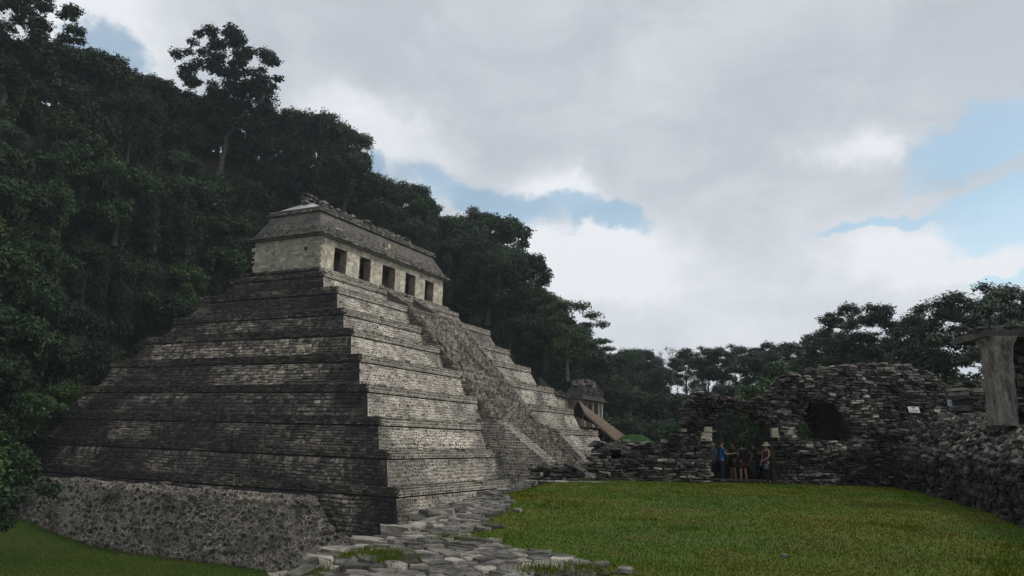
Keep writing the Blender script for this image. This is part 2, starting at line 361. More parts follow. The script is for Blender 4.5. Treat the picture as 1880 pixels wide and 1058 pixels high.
# rounded rock: surface grid of a cube
def _rock(k=3):
    idx = {}; V = []; F = []
    def vid(p):
        if p not in idx: idx[p] = len(V); V.append(p)
        return idx[p]
    g = range(k)
    for ax in range(3):
        for side in (0, k-1):
            for a in range(k-1):
                for b in range(k-1):
                    c = []
                    for (i, j) in ((a, b), (a+1, b), (a+1, b+1), (a, b+1)):
                        p = [0, 0, 0]; p[ax] = side; p[(ax+1) % 3] = i; p[(ax+2) % 3] = j; c.append(vid(tuple(p)))
                    F.append(c if side else c[::-1])
    V = np.array(V, float)/(k-1)*2-1
    return V, np.array(F)
RV, RF = _rock(3); RV4, RF4 = _rock(4)
def rocks(mb, C_, A, B, Cc, rng, rnd=.32, jit=.13, tone=None, mat=0, fine=False):
    """rocks: centres C_ (n,3), half-axis vectors A,B,Cc (n,3)"""
    rv, rf = (RV4, RF4) if fine else (RV, RF)
    n = len(C_)
    if n == 0: return
    L = np.linalg.norm(rv, axis=1, keepdims=True); S = rv*(1-rnd)+rv/L*rnd
    P = S[None]+rng.uniform(-jit, jit, (n, len(rv), 3))
    P = C_[:, None]+P[..., 0:1]*A[:, None]+P[..., 1:2]*B[:, None]+P[..., 2:3]*Cc[:, None]
    F = (np.arange(n)*len(rv))[:, None, None]+rf[None]
    mb.add(P.reshape(-1, 3), F.reshape(-1, 4), tone=np.repeat(np.ones(n) if tone is None else tone, len(rv)), mat=mat)

#@@PARTS
# ------------------------------------------------------------------ stepped pyramid
rng = np.random.default_rng(7)
DN = [.53, .01, -.62, -.09, -.26, .06, .2, -.06]; DZ = [-.08, -.02, -.1, .05, .18, .25, 0., -.1]
BX, BY = .75, .75
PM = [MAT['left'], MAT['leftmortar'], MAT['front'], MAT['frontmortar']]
def tier_dims(k):
    i = k-1
    return (i*1.51+DN[i], i*2.196+DN[i], 51.59-i*1.633, 46.54-i*1.942, 15-(8-k)*2.403+DZ[i])
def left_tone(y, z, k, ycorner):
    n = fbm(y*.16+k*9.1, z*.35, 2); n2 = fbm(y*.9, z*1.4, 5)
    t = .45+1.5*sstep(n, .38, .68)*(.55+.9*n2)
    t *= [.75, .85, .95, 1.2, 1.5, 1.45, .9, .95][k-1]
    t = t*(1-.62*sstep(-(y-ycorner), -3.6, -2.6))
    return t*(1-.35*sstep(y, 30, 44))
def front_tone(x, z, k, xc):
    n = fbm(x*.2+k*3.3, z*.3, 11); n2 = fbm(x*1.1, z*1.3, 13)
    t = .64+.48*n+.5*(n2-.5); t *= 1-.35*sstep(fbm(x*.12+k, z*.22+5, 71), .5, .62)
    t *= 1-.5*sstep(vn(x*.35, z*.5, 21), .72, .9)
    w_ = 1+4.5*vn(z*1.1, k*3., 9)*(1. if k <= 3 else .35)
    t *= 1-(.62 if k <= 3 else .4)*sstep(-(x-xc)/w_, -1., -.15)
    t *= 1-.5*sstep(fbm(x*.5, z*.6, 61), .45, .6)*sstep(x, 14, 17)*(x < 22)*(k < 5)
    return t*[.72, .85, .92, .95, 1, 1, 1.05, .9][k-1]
pyr = empty('stepped_pyramid', (0, 0, -7.5))
tag(pyr, 'huge grey stepped stone pyramid rising in battered terraces below the temple', 'pyramid')
def masonry_tier(k, name='tier', x0=None, y0=None, x1=None, y1=None, zt=None, zb=None, bx=BX, by=BY, band=.62, kk=None):
    mb = M(); kk = kk or k
    zw = zt-band-.12
    # core
    def ring(ax, ay, z): return [(x0-ax, y0-ay, z), (x1+ax, y0-ay, z), (x1+ax, y1+ay, z), (x0-ax, y1+ay, z)]
    b = ring(bx, by, zb); m_ = ring(.0, .0, zw); c = ring(-.12, -.12, zw+.004); c2 = ring(-.12, -.12, zt-band); d = ring(.03, .03, zt-band); e_ = ring(.0, .0, zt)
    V = b+m_+c+c2+d+e_; F = []; mt = []
    for r_ in range(5):
        for i in range(4):
            F.append((r_*4+i, r_*4+(i+1) % 4, r_*4+4+(i+1) % 4, r_*4+4+i)); mt.append(3 if i == 0 and r_ in (0, 4) else 1)  # front groove and band underside take the dark material, painting their shade
    F.append((20, 21, 22, 23)); mt.append(1)
    mb.add(V, F, tone=1., mat=np.array(mt))
    H = zw-zb
    # left face
    s = math.hypot(bx, H); Vv = np.array([bx, 0, H])/s; Nn = np.array([-H, 0, bx])/s; L = y1-y0+2*by
    sc_ = 1.15 if kk in (4, 5) else 1.
    c = rowcells(L, s, .26*sc_, .38*sc_, rng, .12)
    c = c[(c[:, 0]-c[:, 2]*.7 > by*c[:, 1]/s) & (c[:, 0]+c[:, 2]*.7 < L-by*c[:, 1]/s)]
    y = c[:, 0]+y0-by; z = zb+c[:, 1]/s*H
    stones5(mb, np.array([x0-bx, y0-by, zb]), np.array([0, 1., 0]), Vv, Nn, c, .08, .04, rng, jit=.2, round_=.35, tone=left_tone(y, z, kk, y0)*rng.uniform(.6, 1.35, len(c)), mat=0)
    # front face
    s = math.hypot(by, H); Vv = np.array([0, by, H])/s; Nn = np.array([0, -H, by])/s; L = x1-x0+2*bx
    nu_, nz2 = max(8, int(L/.5)), 7; gu, gv = np.meshgrid(np.linspace(0, 1, nu_), np.linspace(.01, .99, nz2), indexing='ij')
    ins_ = bx*gv; U_ = ins_+(L-2*ins_)*gu; G = np.array([x0-bx, y0-by, zb])+U_[..., None]*np.array([1., 0, 0])+(gv*s)[..., None]*Vv+Nn*.008
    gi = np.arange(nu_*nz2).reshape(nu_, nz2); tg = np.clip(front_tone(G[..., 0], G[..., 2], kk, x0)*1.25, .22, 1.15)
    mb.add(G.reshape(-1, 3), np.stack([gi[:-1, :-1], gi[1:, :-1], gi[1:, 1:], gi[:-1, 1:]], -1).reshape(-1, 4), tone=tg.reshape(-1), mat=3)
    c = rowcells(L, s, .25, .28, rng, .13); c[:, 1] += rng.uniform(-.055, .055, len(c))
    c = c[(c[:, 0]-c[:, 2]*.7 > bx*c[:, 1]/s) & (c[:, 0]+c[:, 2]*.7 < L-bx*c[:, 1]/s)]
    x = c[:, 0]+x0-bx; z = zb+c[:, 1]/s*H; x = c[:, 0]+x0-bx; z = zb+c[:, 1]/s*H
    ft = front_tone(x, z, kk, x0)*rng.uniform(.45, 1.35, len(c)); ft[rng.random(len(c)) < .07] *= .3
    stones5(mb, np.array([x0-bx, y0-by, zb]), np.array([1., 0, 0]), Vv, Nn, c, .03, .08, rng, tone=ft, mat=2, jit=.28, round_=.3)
    # bands
    c = rowcells(y1-y0, band, .17, .36, rng)
    stones5(mb, np.array([x0-.01, y0, zt-band]), np.array([0, 1., 0]), np.array([0, 0, 1.]), np.array([-1., 0, 0]), c, .08, .035, rng,
            tone=(.62+.7*sstep(fbm(c[:, 0]*.12+kk, c[:, 1], 31), .42, .66))*rng.uniform(.5, 1.3, len(c)), mat=0)
    c = rowcells(x1-x0, band, .21, .29, rng, .04)
    stones5(mb, np.array([x0, y0-.01, zt-band]), np.array([1., 0, 0]), np.array([0, 0, 1.]), np.array([0, -1., 0]), c, .04, .06, rng, jit=.2,
            tone=(.6+.5*fbm(c[:, 0]*.2+kk, c[:, 1], 33))*rng.uniform(.6, 1.2, len(c))*(1-.5*sstep(-(c[:, 0]), -3.5, -.4) if kk < 4 else 1), mat=2)
    # ragged stones along the ledge edges
    for n_, fn in ((int((y1-y0)/.8), lambda t: (x0+.1, y0+t*(y1-y0))), (int((x1-x0)/.8), lambda t: (x0+t*(x1-x0), y0+.1))):
        t = rng.uniform(.03, .97, n_); P = np.array([(*fn(q_), zt) for q_ in t]); P[:, :2] += rng.uniform(-.02, .3, (n_, 2)); P[:, 2] += rng.uniform(-.05, .02, n_)
        a = rng.uniform(.1, .24, n_); z0 = np.zeros(n_); lf = fn(0.5)[0] == x0+.1
        rocks(mb, P, np.c_[a, z0, z0], np.c_[z0, a*rng.uniform(.7, 1.2, n_), z0], np.c_[z0, z0, rng.uniform(.05, .13, n_)], rng, tone=rng.uniform(.3, 1., n_), mat=0 if lf else 2)
    return mb.build(name, PM, pyr)
dims = {k: tier_dims(k) for k in range(1, 9)}
for k in range(1, 9):
    x0, y0, x1, y1, zt = dims[k]
    zb = dims[k-1][4]-.02 if k > 1 else -6.6
    bx, by = (BX, BY) if k > 1 else (1.0, 1.3)
    masonry_tier(k, 'tier', x0, y0, x1, y1, zt, zb, bx, by)
# temple platform: two shallow steps
masonry_tier(9, 'platform', 11.6, 18.1, 36.9, 30.2, 16.72, dims[8][4]-.02, .45, .6, band=.42, kk=8)
masonry_tier(9, 'platform_step', 12.25, 19.25, 36.3, 29.3, 17.44, 16.70, .1, .12, band=.3, kk=8)

# rubble retaining wall under the left face
mb = M(); NU, NV = 320, 60
uu, vv = np.meshgrid(np.linspace(0, 1, NU), np.linspace(0, 1, NV), indexing='ij')
def rub(u, v):
    y = .8+u*42.7
    top = np.interp(y, [.8, 3.2, 5.0, 6.4], [-6.0, -5.2, -4.5, -2.75])+.25*(fbm(y*.7, 0*y, 3)-.5); top = np.where(y > 40, top-(y-40)*.35, top)
    bot = -8.6+sstep(y, 24, 43)*2.2
    z = bot+(top-bot)*v
    x = .35-1.15*(1-v)**1.3*(1-.3*u)-.9*np.sin(np.pi*np.clip(u*1.02, 0, 1))**.6*(1-v*.55)-.22*(fbm(y*.5, z*.8, 9)-.5)*2-.16*(fbm(y*1.6, z*2.4, 19)-.5)*2-.09*(fbm(y*5, z*7, 29)-.5)*2
    x = np.where(y > 41, x+(y-41)*.6, x)-.62*sstep(-z, 2.2, 3.4)*(1-sstep(y, 40, 43.5))
    return np.stack([x-.25, y, z], -1)
P = rub(uu, vv); idx = np.arange(NU*NV).reshape(NU, NV)
F = np.stack([idx[:-1, :-1], idx[1:, :-1], idx[1:, 1:], idx[:-1, 1:]], -1).reshape(-1, 4)
tn = .75+.5*fbm(P[..., 1]*.35, P[..., 2]*.5, 4); mb.add(P.reshape(-1, 3), F, tone=tn.reshape(-1), mat=1)
gu, gv = np.meshgrid(np.arange(110), np.arange(15), indexing='ij'); n_ = gu.size; u = ((gu+.5*(gv % 2)+rng.uniform(.12, .88, gu.shape))/111).ravel(); v = ((gv+rng.uniform(.12, .88, gu.shape))/15).ravel(); C_ = rub(u, v)
dn_ = fbm(C_[:, 1]*.5, C_[:, 2]*.7, 41); keep = rng.random(n_) < .3*(.3+1.4*dn_); C_ = C_[keep]; n_ = len(C_)
a = rng.uniform(.10, .2, n_)*(1+.25*(rng.random(n_) < .15)); z0 = np.zeros(n_); th = rng.uniform(-.5, .5, n_)
rocks(mb, C_-np.array([.03, 0, 0]), np.c_[rng.uniform(.04, .11, n_), z0, z0], np.c_[z0, a*np.cos(th), a*np.sin(th)],
      np.c_[z0, -.62*a*np.sin(th), .62*a*np.cos(th)], rng, rnd=.6, tone=rng.uniform(.25, 1.25, n_), mat=0)
mb.build('rubble_base', [MAT['rubble'], MAT['rubblewall']], pyr)

# stairways
def yline(z): return 15.37+(z-15)*.914
def flight(name, xa, xb, z0, z1, off, tonek=1., ztop_extra=0):
    mb = M(); h = .27; n = int((z1-z0)/h)
    ya, yb = yline(z0)-off, yline(z1)-off
    mb.hexa([(xa+.1, ya+.35, z0-1.2), (xb-.1, ya+.35, z0-1.2), (xb-.1, yb+2.6, z0-1.2), (xa+.1, yb+2.6, z0-1.2),
             (xa+.1, ya+.35, z0), (xb-.1, ya+.35, z0), (xb-.1, yb+.5, z1-.1), (xa+.1, yb+.5, z1-.1)], mat=1, tone=.6)
    pass
    for i in range(n):
        z = z0+i*h; y = yline(z)-off; m_ = int((xb-xa)/.46)
        x = xa+(np.arange(m_)+rng.uniform(.2, .8, m_))*(xb-xa)/m_
        wear = fbm(x*.45, np.full(m_, z*.4), 51)
        if z1 < 4: wear = np.maximum(wear, .79*np.exp(-((x-(21.6+(3-z)*1.0))/.9)**2))
        keep = wear < .95; x = x[keep]; m_ = len(x); w_ = wear[keep]
        P = np.c_[x, y+.25+rng.uniform(-.02, .03, m_)+.22*sstep(w_, .55, .75), z+h/2+rng.uniform(-.025, .02, m_)-.08*sstep(w_, .5, .75)]
        q0 = np.zeros(m_)
        rocks(mb, P, np.c_[rng.uniform(.19, .29, m_), q0, q0], np.c_[q0, rng.uniform(.2, .3, m_), q0], np.c_[q0, q0, rng.uniform(.10, .14, m_)], rng,
              rnd=.2, jit=.07, tone=(.95-.45*sstep(w_, .55, .78))*rng.uniform(.7, 1.25, m_)*tonek, mat=0)
        for xs_ in (xa, xb):
            m_ = 7; q0 = np.zeros(m_); P = np.c_[np.full(m_, xs_)+rng.uniform(-.06, .06, m_), y+.3+np.arange(m_)*.36+rng.uniform(-.05, .05, m_), np.full(m_, z+h/2)+rng.uniform(-.05, .05, m_)]
            rocks(mb, P, np.c_[rng.uniform(.08, .16, m_), q0, q0], np.c_[q0, rng.uniform(.13, .2, m_), q0], np.c_[q0, q0, rng.uniform(.09, .14, m_)], rng, rnd=.3, tone=rng.uniform(.6, 1.2, m_), mat=0)
    return mb.build(name, [MAT['front'], MAT['frontmortar']], pyr)
flight('upper_stairway', 21.9, 32.4, 3.0, 15.0, .22)
flight('lower_stairway', 20.7, 33.2, -4.6, 3.3, .6, .9)
# balustrade at the foot of the stairs
def ramp_block(name, xa, xb, poly, tonek=1.):
    """solid with a side outline in (y,z), stones on its west side and on the slope"""
    mb = M(); n = len(poly)
    V = [(xa, y, z) for y, z in poly]+[(xb, y, z) for y, z in poly]
    bm = bmesh.new(); vs = [bm.verts.new(v) for v in V]
    bm.faces.new(vs[:n]); bm.faces.new(vs[n:][::-1])
    for i in range(n): bm.faces.new((vs[i], vs[(i+1) % n], vs[n+(i+1) % n], vs[n+i]))
    bmesh.ops.triangulate(bm, faces=bm.faces[:]); bm.verts.index_update()
    mb.add([v.co[:] for v in bm.verts], None, [[v.index for v in f.verts] for f in bm.faces], mat=1); bm.free()
    ys = [p[0] for p in poly]; zs = [p[1] for p in poly]
    c = rowcells(max(ys)-min(ys), max(zs)-min(zs), .25, .3, rng, .13)
    Y = c[:, 0]+min(ys); Z = c[:, 1]+min(zs)
    ins = np.zeros(len(c), bool); j = n-1
    for i in range(n):
        yi, zi = poly[i]; yj, zj = poly[j]
        cr_ = ((zi > Z) != (zj > Z)) & (Y < (yj-yi)*(Z-zi)/(zj-zi+1e-9)+yi); ins ^= cr_; j = i
    c = c[ins]
    stones5(mb, np.array([xa, min(ys), min(zs)]), np.array([0, 1., 0]), np.array([0, 0, 1.]), np.array([-1., 0, 0]), c, .06, .07, rng, jit=.25, round_=.4, tone=tonek*(.35+.75*fbm(c[:, 0], c[:, 1], 3))*rng.uniform(.5, 1.3, len(c)), mat=0)
    for i in range(n):  # other outward faces
        a = np.array(poly[i]); b = np.array(poly[(i+1) % n]); d = b-a; L = np.linalg.norm(d); d = d/L
        if L < .6: continue
        nn = np.array([d[1], -d[0]])
        if nn[0] > .2 or nn[1] < -.5: nn = -nn
        if nn[0] > .2 or nn[1] < -.2: continue
        c = rowcells(xb-xa, L, .23, .3, rng)
        stones5(mb, np.array([xa, a[0], a[1]]), np.array([1., 0, 0]), np.array([0, d[0], d[1]]), np.array([0, nn[0], nn[1]]), c, .05, .08, rng, tone=tonek*rng.uniform(.35, 1.0, len(c)), mat=0)
    return mb.build(name, [MAT['front'], MAT['frontmortar']], pyr)
ramp_block('balustrade', 18.4, 20.7, [(4.6, 3.2), (2.6, 3.2), (-2.4, -.25), (-2.4, -4.6), (4.6, -4.6)])
ramp_block('balustrade', 33.2, 34.6, [(4.6, 2.6), (3.0, 2.6), (-1.2, -1.4), (-1.2, -4.6), (4.6, -4.6)])
# the pair of small sloping ramps flanking the steps of the temple platform
for xa in (21.9, 26.9):
    mb = M()
    mb.hexa([(xa, 15.2, 14.95), (xa+.75, 15.2, 14.95), (xa+.75, 19.2, 14.95), (xa, 19.2, 14.95), (xa, 15.25, 15.1), (xa+.75, 15.25, 15.1), (xa+.75, 19.2, 17.3), (xa, 19.2, 17.3)], mat=0, tone=.55)
    L = math.hypot(3.95, 2.2); c = rowcells(.75, L, .3, .35, rng)
    stones5(mb, np.array([xa, 15.25, 15.1]), np.array([1., 0, 0]), np.array([0, 3.95, 2.2])/L, np.array([0, -2.2, 3.95])/L, c, .06, .03, rng, tone=rng.uniform(.3, .8, len(c)), mat=0)
    mb.build('platform_ramp', [MAT['front'], MAT['frontmortar']], pyr)
# foot ledge in front of the lowest tier
mb = M()
mb.hexa([(1.5, -4.2, -6.6), (18.4, -3.6, -6.6), (18.4, 1, -6.6), (1.5, 1, -6.6), (1.5, -3.6, -3.6), (18.4, -3.0, -3.1), (18.4, 1, -3.1), (1.5, 1, -3.6)], mat=1, tone=.7)
n_ = 900; x = rng.uniform(1.5, 18.4, n_); q0 = np.zeros(n_)
P = np.c_[x, -3.6+rng.uniform(-.5, 2.6, n_)+.6*fbm(x, q0, 3), q0]; P[:, 2] = np.where(P[:, 1] < -3.5, rng.uniform(-6, -3.3, n_), -3.5+.4*(x-1.5)/17+rng.uniform(-.1, .15, n_))
rocks(mb, P, np.c_[rng.uniform(.15, .4, n_), q0, q0], np.c_[q0, rng.uniform(.12, .3, n_), q0], np.c_[q0, q0, rng.uniform(.06, .15, n_)], rng, tone=rng.uniform(.4, 1.2, n_), mat=0)
mb.build('foot_ledge', [MAT['front'], MAT['frontmortar']], pyr)

# ------------------------------------------------------------------ temple on the summit
tem = empty('summit_temple', (24.2, 24.1, 17.44))
tag(tem, 'pale plastered temple with five doorways and a mansard roof on top of the pyramid', 'temple')
X0, X1, Y0, Y1, ZB, ZT, ZL = 12.7, 35.7, 19.84, 28.35, 17.44, 20.77, 20.1
xs = [12.7, 14.95, 16.95, 19.05, 21.0, 23.1, 25.55, 27.55, 29.65, 31.65, 33.6, 35.7]
def wall_box(mb, lo, hi, mats6, nz=None, tone=1.):
    x0, y0, z0 = lo; x1, y1, z1 = hi
    mb.add([(x0,y0,z0),(x1,y0,z0),(x1,y1,z0),(x0,y1,z0),(x0,y0,z1),(x1,y0,z1),(x1,y1,z1),(x0,y1,z1)],
           [(0,3,2,1),(4,5,6,7),(0,1,5,4),(1,2,6,5),(2,3,7,6),(3,0,4,7)], mat=np.array(mats6), tone=tone)
TM = [MAT['plaster'], MAT['jamb'], MAT['plaster_side'], MAT['roofstone']]
for i in range(6):
    mb = M(); a, b = xs[2*i], xs[2*i+1]
    lo = (a if i else a+.3, Y0, ZB); hi = (b, Y0+.95, ZL)
    wall_box(mb, lo, hi, [1, 1, 0, 1, 1, 1])
    # patches of surviving stucco relief and chipped arrises
    n_ = 26; P = np.c_[rng.uniform(lo[0]+.15, b-.15, n_), np.full(n_, Y0), rng.uniform(ZB+.2, ZL-.1, n_)]; q0 = np.zeros(n_)
    rocks(mb, P, np.c_[rng.uniform(.08, .3, n_), q0, q0], np.c_[q0, rng.uniform(.02, .05, n_), q0], np.c_[q0, q0, rng.uniform(.06, .3, n_)], rng, rnd=.5, tone=rng.uniform(.75, 1.15, n_), mat=0)
    n_ = 16; P = np.c_[np.where(rng.random(n_) < .5, lo[0]+.02, b-.02), np.full(n_, Y0+.05), rng.uniform(ZB, ZL, n_)]; q0 = np.zeros(n_)
    rocks(mb, P, np.c_[rng.uniform(.04, .1, n_), q0, q0], np.c_[q0, rng.uniform(.05, .08, n_), q0], np.c_[q0, q0, rng.uniform(.06, .2, n_)], rng, rnd=.4, tone=rng.uniform(.6, 1, n_), mat=0)
    mb.build('pier', TM, tem)
mb = M(); wall_box(mb, (X0+.3, Y0-.003, ZL), (X1, Y0+.95, ZT), [1, 0, 0, 0, 0, 0])
n_ = 60; P = np.c_[rng.uniform(X0+.4, X1-.2, n_), np.full(n_, Y0), rng.uniform(ZL+.1, ZT-.1, n_)]; q0 = np.zeros(n_)
rocks(mb, P, np.c_[rng.uniform(.1, .5, n_), q0, q0], np.c_[q0, rng.uniform(.02, .05, n_), q0], np.c_[q0, q0, rng.uniform(.05, .2, n_)], rng, rnd=.4, tone=rng.uniform(.7, 1.1, n_), mat=0)
mb.build('lintel', TM, tem)
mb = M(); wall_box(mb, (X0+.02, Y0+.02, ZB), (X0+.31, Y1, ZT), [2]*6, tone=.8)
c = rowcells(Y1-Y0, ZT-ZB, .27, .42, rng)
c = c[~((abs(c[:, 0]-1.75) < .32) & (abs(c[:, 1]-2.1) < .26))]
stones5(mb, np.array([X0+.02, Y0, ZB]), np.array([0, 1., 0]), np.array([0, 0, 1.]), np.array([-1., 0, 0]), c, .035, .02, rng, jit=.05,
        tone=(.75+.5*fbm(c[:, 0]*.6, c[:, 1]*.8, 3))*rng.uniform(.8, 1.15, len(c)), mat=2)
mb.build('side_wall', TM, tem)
mb = M(); mb.box((X0-.004, Y0+1.58, ZB+1.93), (X0+.3, Y0+1.92, ZB+2.27)); mb.build('opening_shade_box', MAT['black'], tem)  # solid black box painting the darkness of a small wall hole
mb = M(); mb.box((X0-.008, Y0+5.9, ZB+1.8), (X0+.3, Y0+6.1, ZB+2.1)); mb.build('opening_shade_box', MAT['black'], tem)
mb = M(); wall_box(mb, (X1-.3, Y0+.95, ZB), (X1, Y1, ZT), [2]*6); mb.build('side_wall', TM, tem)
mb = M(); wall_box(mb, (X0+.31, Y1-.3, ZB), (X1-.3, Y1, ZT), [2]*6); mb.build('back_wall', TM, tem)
mb = M()
for a, b in ((X0+.31, 15.3), (16.6, 23.4), (25.2, 31.9), (33.2, X1-.3)): wall_box(mb, (a, 23.1, ZB), (b, 24., ZT), [1]*6, tone=.9)
mb.build('inner_wall', TM, tem)
mb = M(); wall_box(mb, (X0+.31, Y0+.95, ZT-.25), (X1-.3, Y1-.3, ZT-.01), [1]*6); mb.build('ceiling', TM, tem)
# cornice
mb = M()
for zz, hh_, o_ in ((20.77, .14, .45), (20.91, .13, .62)):
    wall_box(mb, (X0-o_, Y0-o_, zz), (X1+o_, Y1+o_, zz+hh_-.003), [2, 3, 2, 3, 3, 3], tone=.8)
for (O_, U_, N_, L_) in ((np.array([X0-.62, Y0-.62, 20.86]), np.array([1., 0, 0]), np.array([0, -1., 0]), X1-X0+1.24), (np.array([X0-.62, Y0-.62, 20.86]), np.array([0, 1., 0]), np.array([-1., 0, 0]), Y1-Y0+1.24)):
    c = rowcells(L_, .19, .19, .5, rng); stones5(mb, O_, U_, np.array([0, 0, 1.]), N_, c, .1, .03, rng, tone=rng.uniform(.5, 1.1, len(c)), mat=3)
mb.build('cornice', TM, tem)
# mansard frieze
mb = M(); lo_ = (X0-.32, Y0-.35, X1+.32, Y1+.35, 21.04); hi_ = (13.75, 21.0, 34.65, 27.3, 23.66)
def frus(mb, lo, hi, mat, tone=1.):
    a, b, c, d, z = lo; e1, f1, g1, h1, z2 = hi
    mb.hexa([(a, b, z), (c, b, z), (c, d, z), (a, d, z), (e1, f1, z2), (g1, f1, z2), (g1, h1, z2), (e1, h1, z2)], mat=mat, tone=tone)
frus(mb, lo_, hi_, 3, .6)
def frieze(O, U, top, L, tl, tr, tonef, nn):
    s = np.linalg.norm(top); Vv = top/s; c = rowcells(L, s, .2, .24, rng, .12); fr = c[:, 1]/s
    c = c[(c[:, 0] > tl*fr) & (c[:, 0] < L-tr*fr)]
    stones5(mb, O, U, Vv, nn, c, .09, .04, rng, jit=.25, round_=.4, tone=tonef(c[:, 0], c[:, 1]/s)*rng.uniform(.45, 1.35, len(c)), mat=3)
top = np.array([0, 1.66, 2.62]); nn = np.array([0, -2.62, 1.66]); nn /= np.linalg.norm(nn)
frieze(np.array([lo_[0], lo_[1], 21.04]), np.array([1., 0, 0]), top, lo_[2]-lo_[0], 1.5, 1.5, lambda u, v: .75+.35*fbm(u*.5, v*3, 3)+1.6*sstep(v+.25*(fbm(u*.8, v, 9)-.5), .8, .9)*sstep(u, 3, 5), nn)
top = np.array([1.5, 0, 2.62]); nn = np.array([-2.62, 0, 1.5]); nn /= np.linalg.norm(nn)
frieze(np.array([lo_[0], lo_[1], 21.04]), np.array([0, 1., 0]), top, lo_[3]-lo_[1], 1.66, 1.7, lambda u, v: .8+1.0*sstep(fbm(u*.5+3, v*2, 13), .48, .62)*sstep(v, .35, .6), nn)
mb.build('roof_slope', TM, tem)
# two broken stucco figures still fixed to the slope
for (px, py, s_) in ((619, 427, 1.), (708, 459, 1.2)):
    c0 = at(px, py, 1, 20.15 if px < 650 else 20.2); mb = M(); n_ = 14; q0 = np.zeros(n_)
    P = c0+np.c_[rng.uniform(-.35, .35, n_)*s_, rng.uniform(-.1, .25, n_), rng.uniform(-.45, .5, n_)*s_]
    rocks(mb, P, np.c_[rng.uniform(.1, .28, n_)*s_, q0, q0], np.c_[q0, rng.uniform(.1, .2, n_), q0], np.c_[q0, q0, rng.uniform(.08, .22, n_)*s_], rng, rnd=.5, tone=rng.uniform(.35, .95, n_), mat=0)
    mb.build('stucco_fragment', TM, tem)
# upper cornice, pale hipped cap, comb
mb = M(); o_ = .22
wall_box(mb, (13.75-o_, 21.0-o_, 23.66), (34.65+o_, 27.3+o_, 24.16), [3]*6, tone=.7)
for (O_, U_, N_, L_) in ((np.array([13.75-o_, 21-o_, 23.66]), np.array([1., 0, 0]), np.array([0, -1., 0]), 34.65-13.75+2*o_), (np.array([13.75-o_, 21-o_, 23.66]), np.array([0, 1., 0]), np.array([-1., 0, 0]), 6.3+2*o_)):
    c = rowcells(L_, .5, .24, .4, rng); stones5(mb, O_, U_, np.array([0, 0, 1.]), N_, c, .07, .03, rng, tone=rng.uniform(.5, 1.0, len(c)), mat=3)
mb.build('upper_cornice', TM, tem)
mb = M(); frus(mb, (13.75, 21.0, 34.65, 27.3, 24.165), (15.0, 23.3, 33.9, 24.8, 25.15), 0); mb.build('roof_cap', [MAT['cap']], tem)
mb = M(); mb.box((14.7, 23.6, 25.1), (34.2, 24.5, 25.28), mat=3, tone=.8)
x = 14.6; first = True
while x < 34.4:
    w_ = rng.uniform(.45, .75) if not first else 1.7; hgt = rng.uniform(.4, .72) if not first else .8
    for q_ in range(int(w_/.3)+1):
        n_ = 3; q0 = np.zeros(n_); P = np.c_[np.full(n_, x+q_*.3)+rng.uniform(-.05, .05, n_), 24.05+rng.uniform(-.2, .2, n_), 25.25+np.linspace(.08, hgt, n_)]
        rocks(mb, P, np.c_[rng.uniform(.16, .26, n_), q0, q0], np.c_[q0, rng.uniform(.3, .42, n_), q0], np.c_[q0, q0, rng.uniform(.09, .15, n_)], rng, rnd=.3, tone=rng.uniform(.5, 1.1, n_), mat=3)
    x += w_+rng.uniform(.55, .95); first = False
mb.build('roof_comb', TM, tem)
# ------------------------------------------------------------------ ground
TER = [(-70, -48), (-70, -42), (-52, -33), (-46.5, -29.2), (-40.2, -25.6), (-37.0, -23.75), (-35.7, -22.95), (-33.5, -22.1), (-31.6, -21.7), (-29.6, -20.9), (-26.5, -19.9), (-23.9, -19.),
       (-20, -18.1), (-16.9, -17.2), (-13.5, -16.4), (-9, -16.2), (-4, -19), (3, -27), (6, -48)]
def sdist(x, y, poly):
    x = np.asarray(x, float); y = np.asarray(y, float); d = np.full(x.shape, 1e9); ins = np.zeros(x.shape, bool); n = len(poly)
    for i in range(n):
        (ax, ay), (bx, by) = poly[i], poly[(i+1) % n]; ex, ey = bx-ax, by-ay
        t = np.clip(((x-ax)*ex+(y-ay)*ey)/(ex*ex+ey*ey), 0, 1)
        d = np.minimum(d, np.hypot(x-ax-t*ex, y-ay-t*ey))
        c = ((ay > y) != (by > y)) & (x < (bx-ax)*(y-ay)/(by-ay+1e-12)+ax); ins ^= c
    return np.where(ins, -d, d)
def gz(x, y):
    x = np.asarray(x, float); y = np.asarray(y, float)
    s = sdist(x, y, TER)
    dep = -7.7+1.9*sstep(y, 24, 43)*sstep(-x, -6, 4)+4.6*sstep(x, -9, 13)*sstep(-y, -6, 3)-2.5*sstep(x, 60, 110)
    dep = np.where(y > 46, -5.8, dep)
    z = dep*(.35*sstep(s, -.1, .8)+.65*sstep(s, .3, 6))
    z = z-.25*(s < 0)+.25*(fbm(x*.1, y*.1, 3)-.5)*(s > 3)
    return z
gx = np.concatenate([np.linspace(-400, -75, 14)[:-1], np.arange(-75, 70, 1.0), np.linspace(70, 400, 16)])
gy = np.concatenate([np.linspace(-400, -60, 14)[:-1], np.arange(-60, 60, 1.0), np.linspace(60, 400, 16)])
XX, YY = np.meshgrid(gx, gy, indexing='ij'); ZZ = gz(XX, YY); idx = np.arange(XX.size).reshape(XX.shape)
F = np.stack([idx[:-1, :-1], idx[1:, :-1], idx[1:, 1:], idx[:-1, 1:]], -1).reshape(-1, 4)
mb = M(); mb.add(np.stack([XX, YY, ZZ], -1).reshape(-1, 3), F)
tag(mb.build('ground', MAT['ground'], smooth=True), kind='structure')
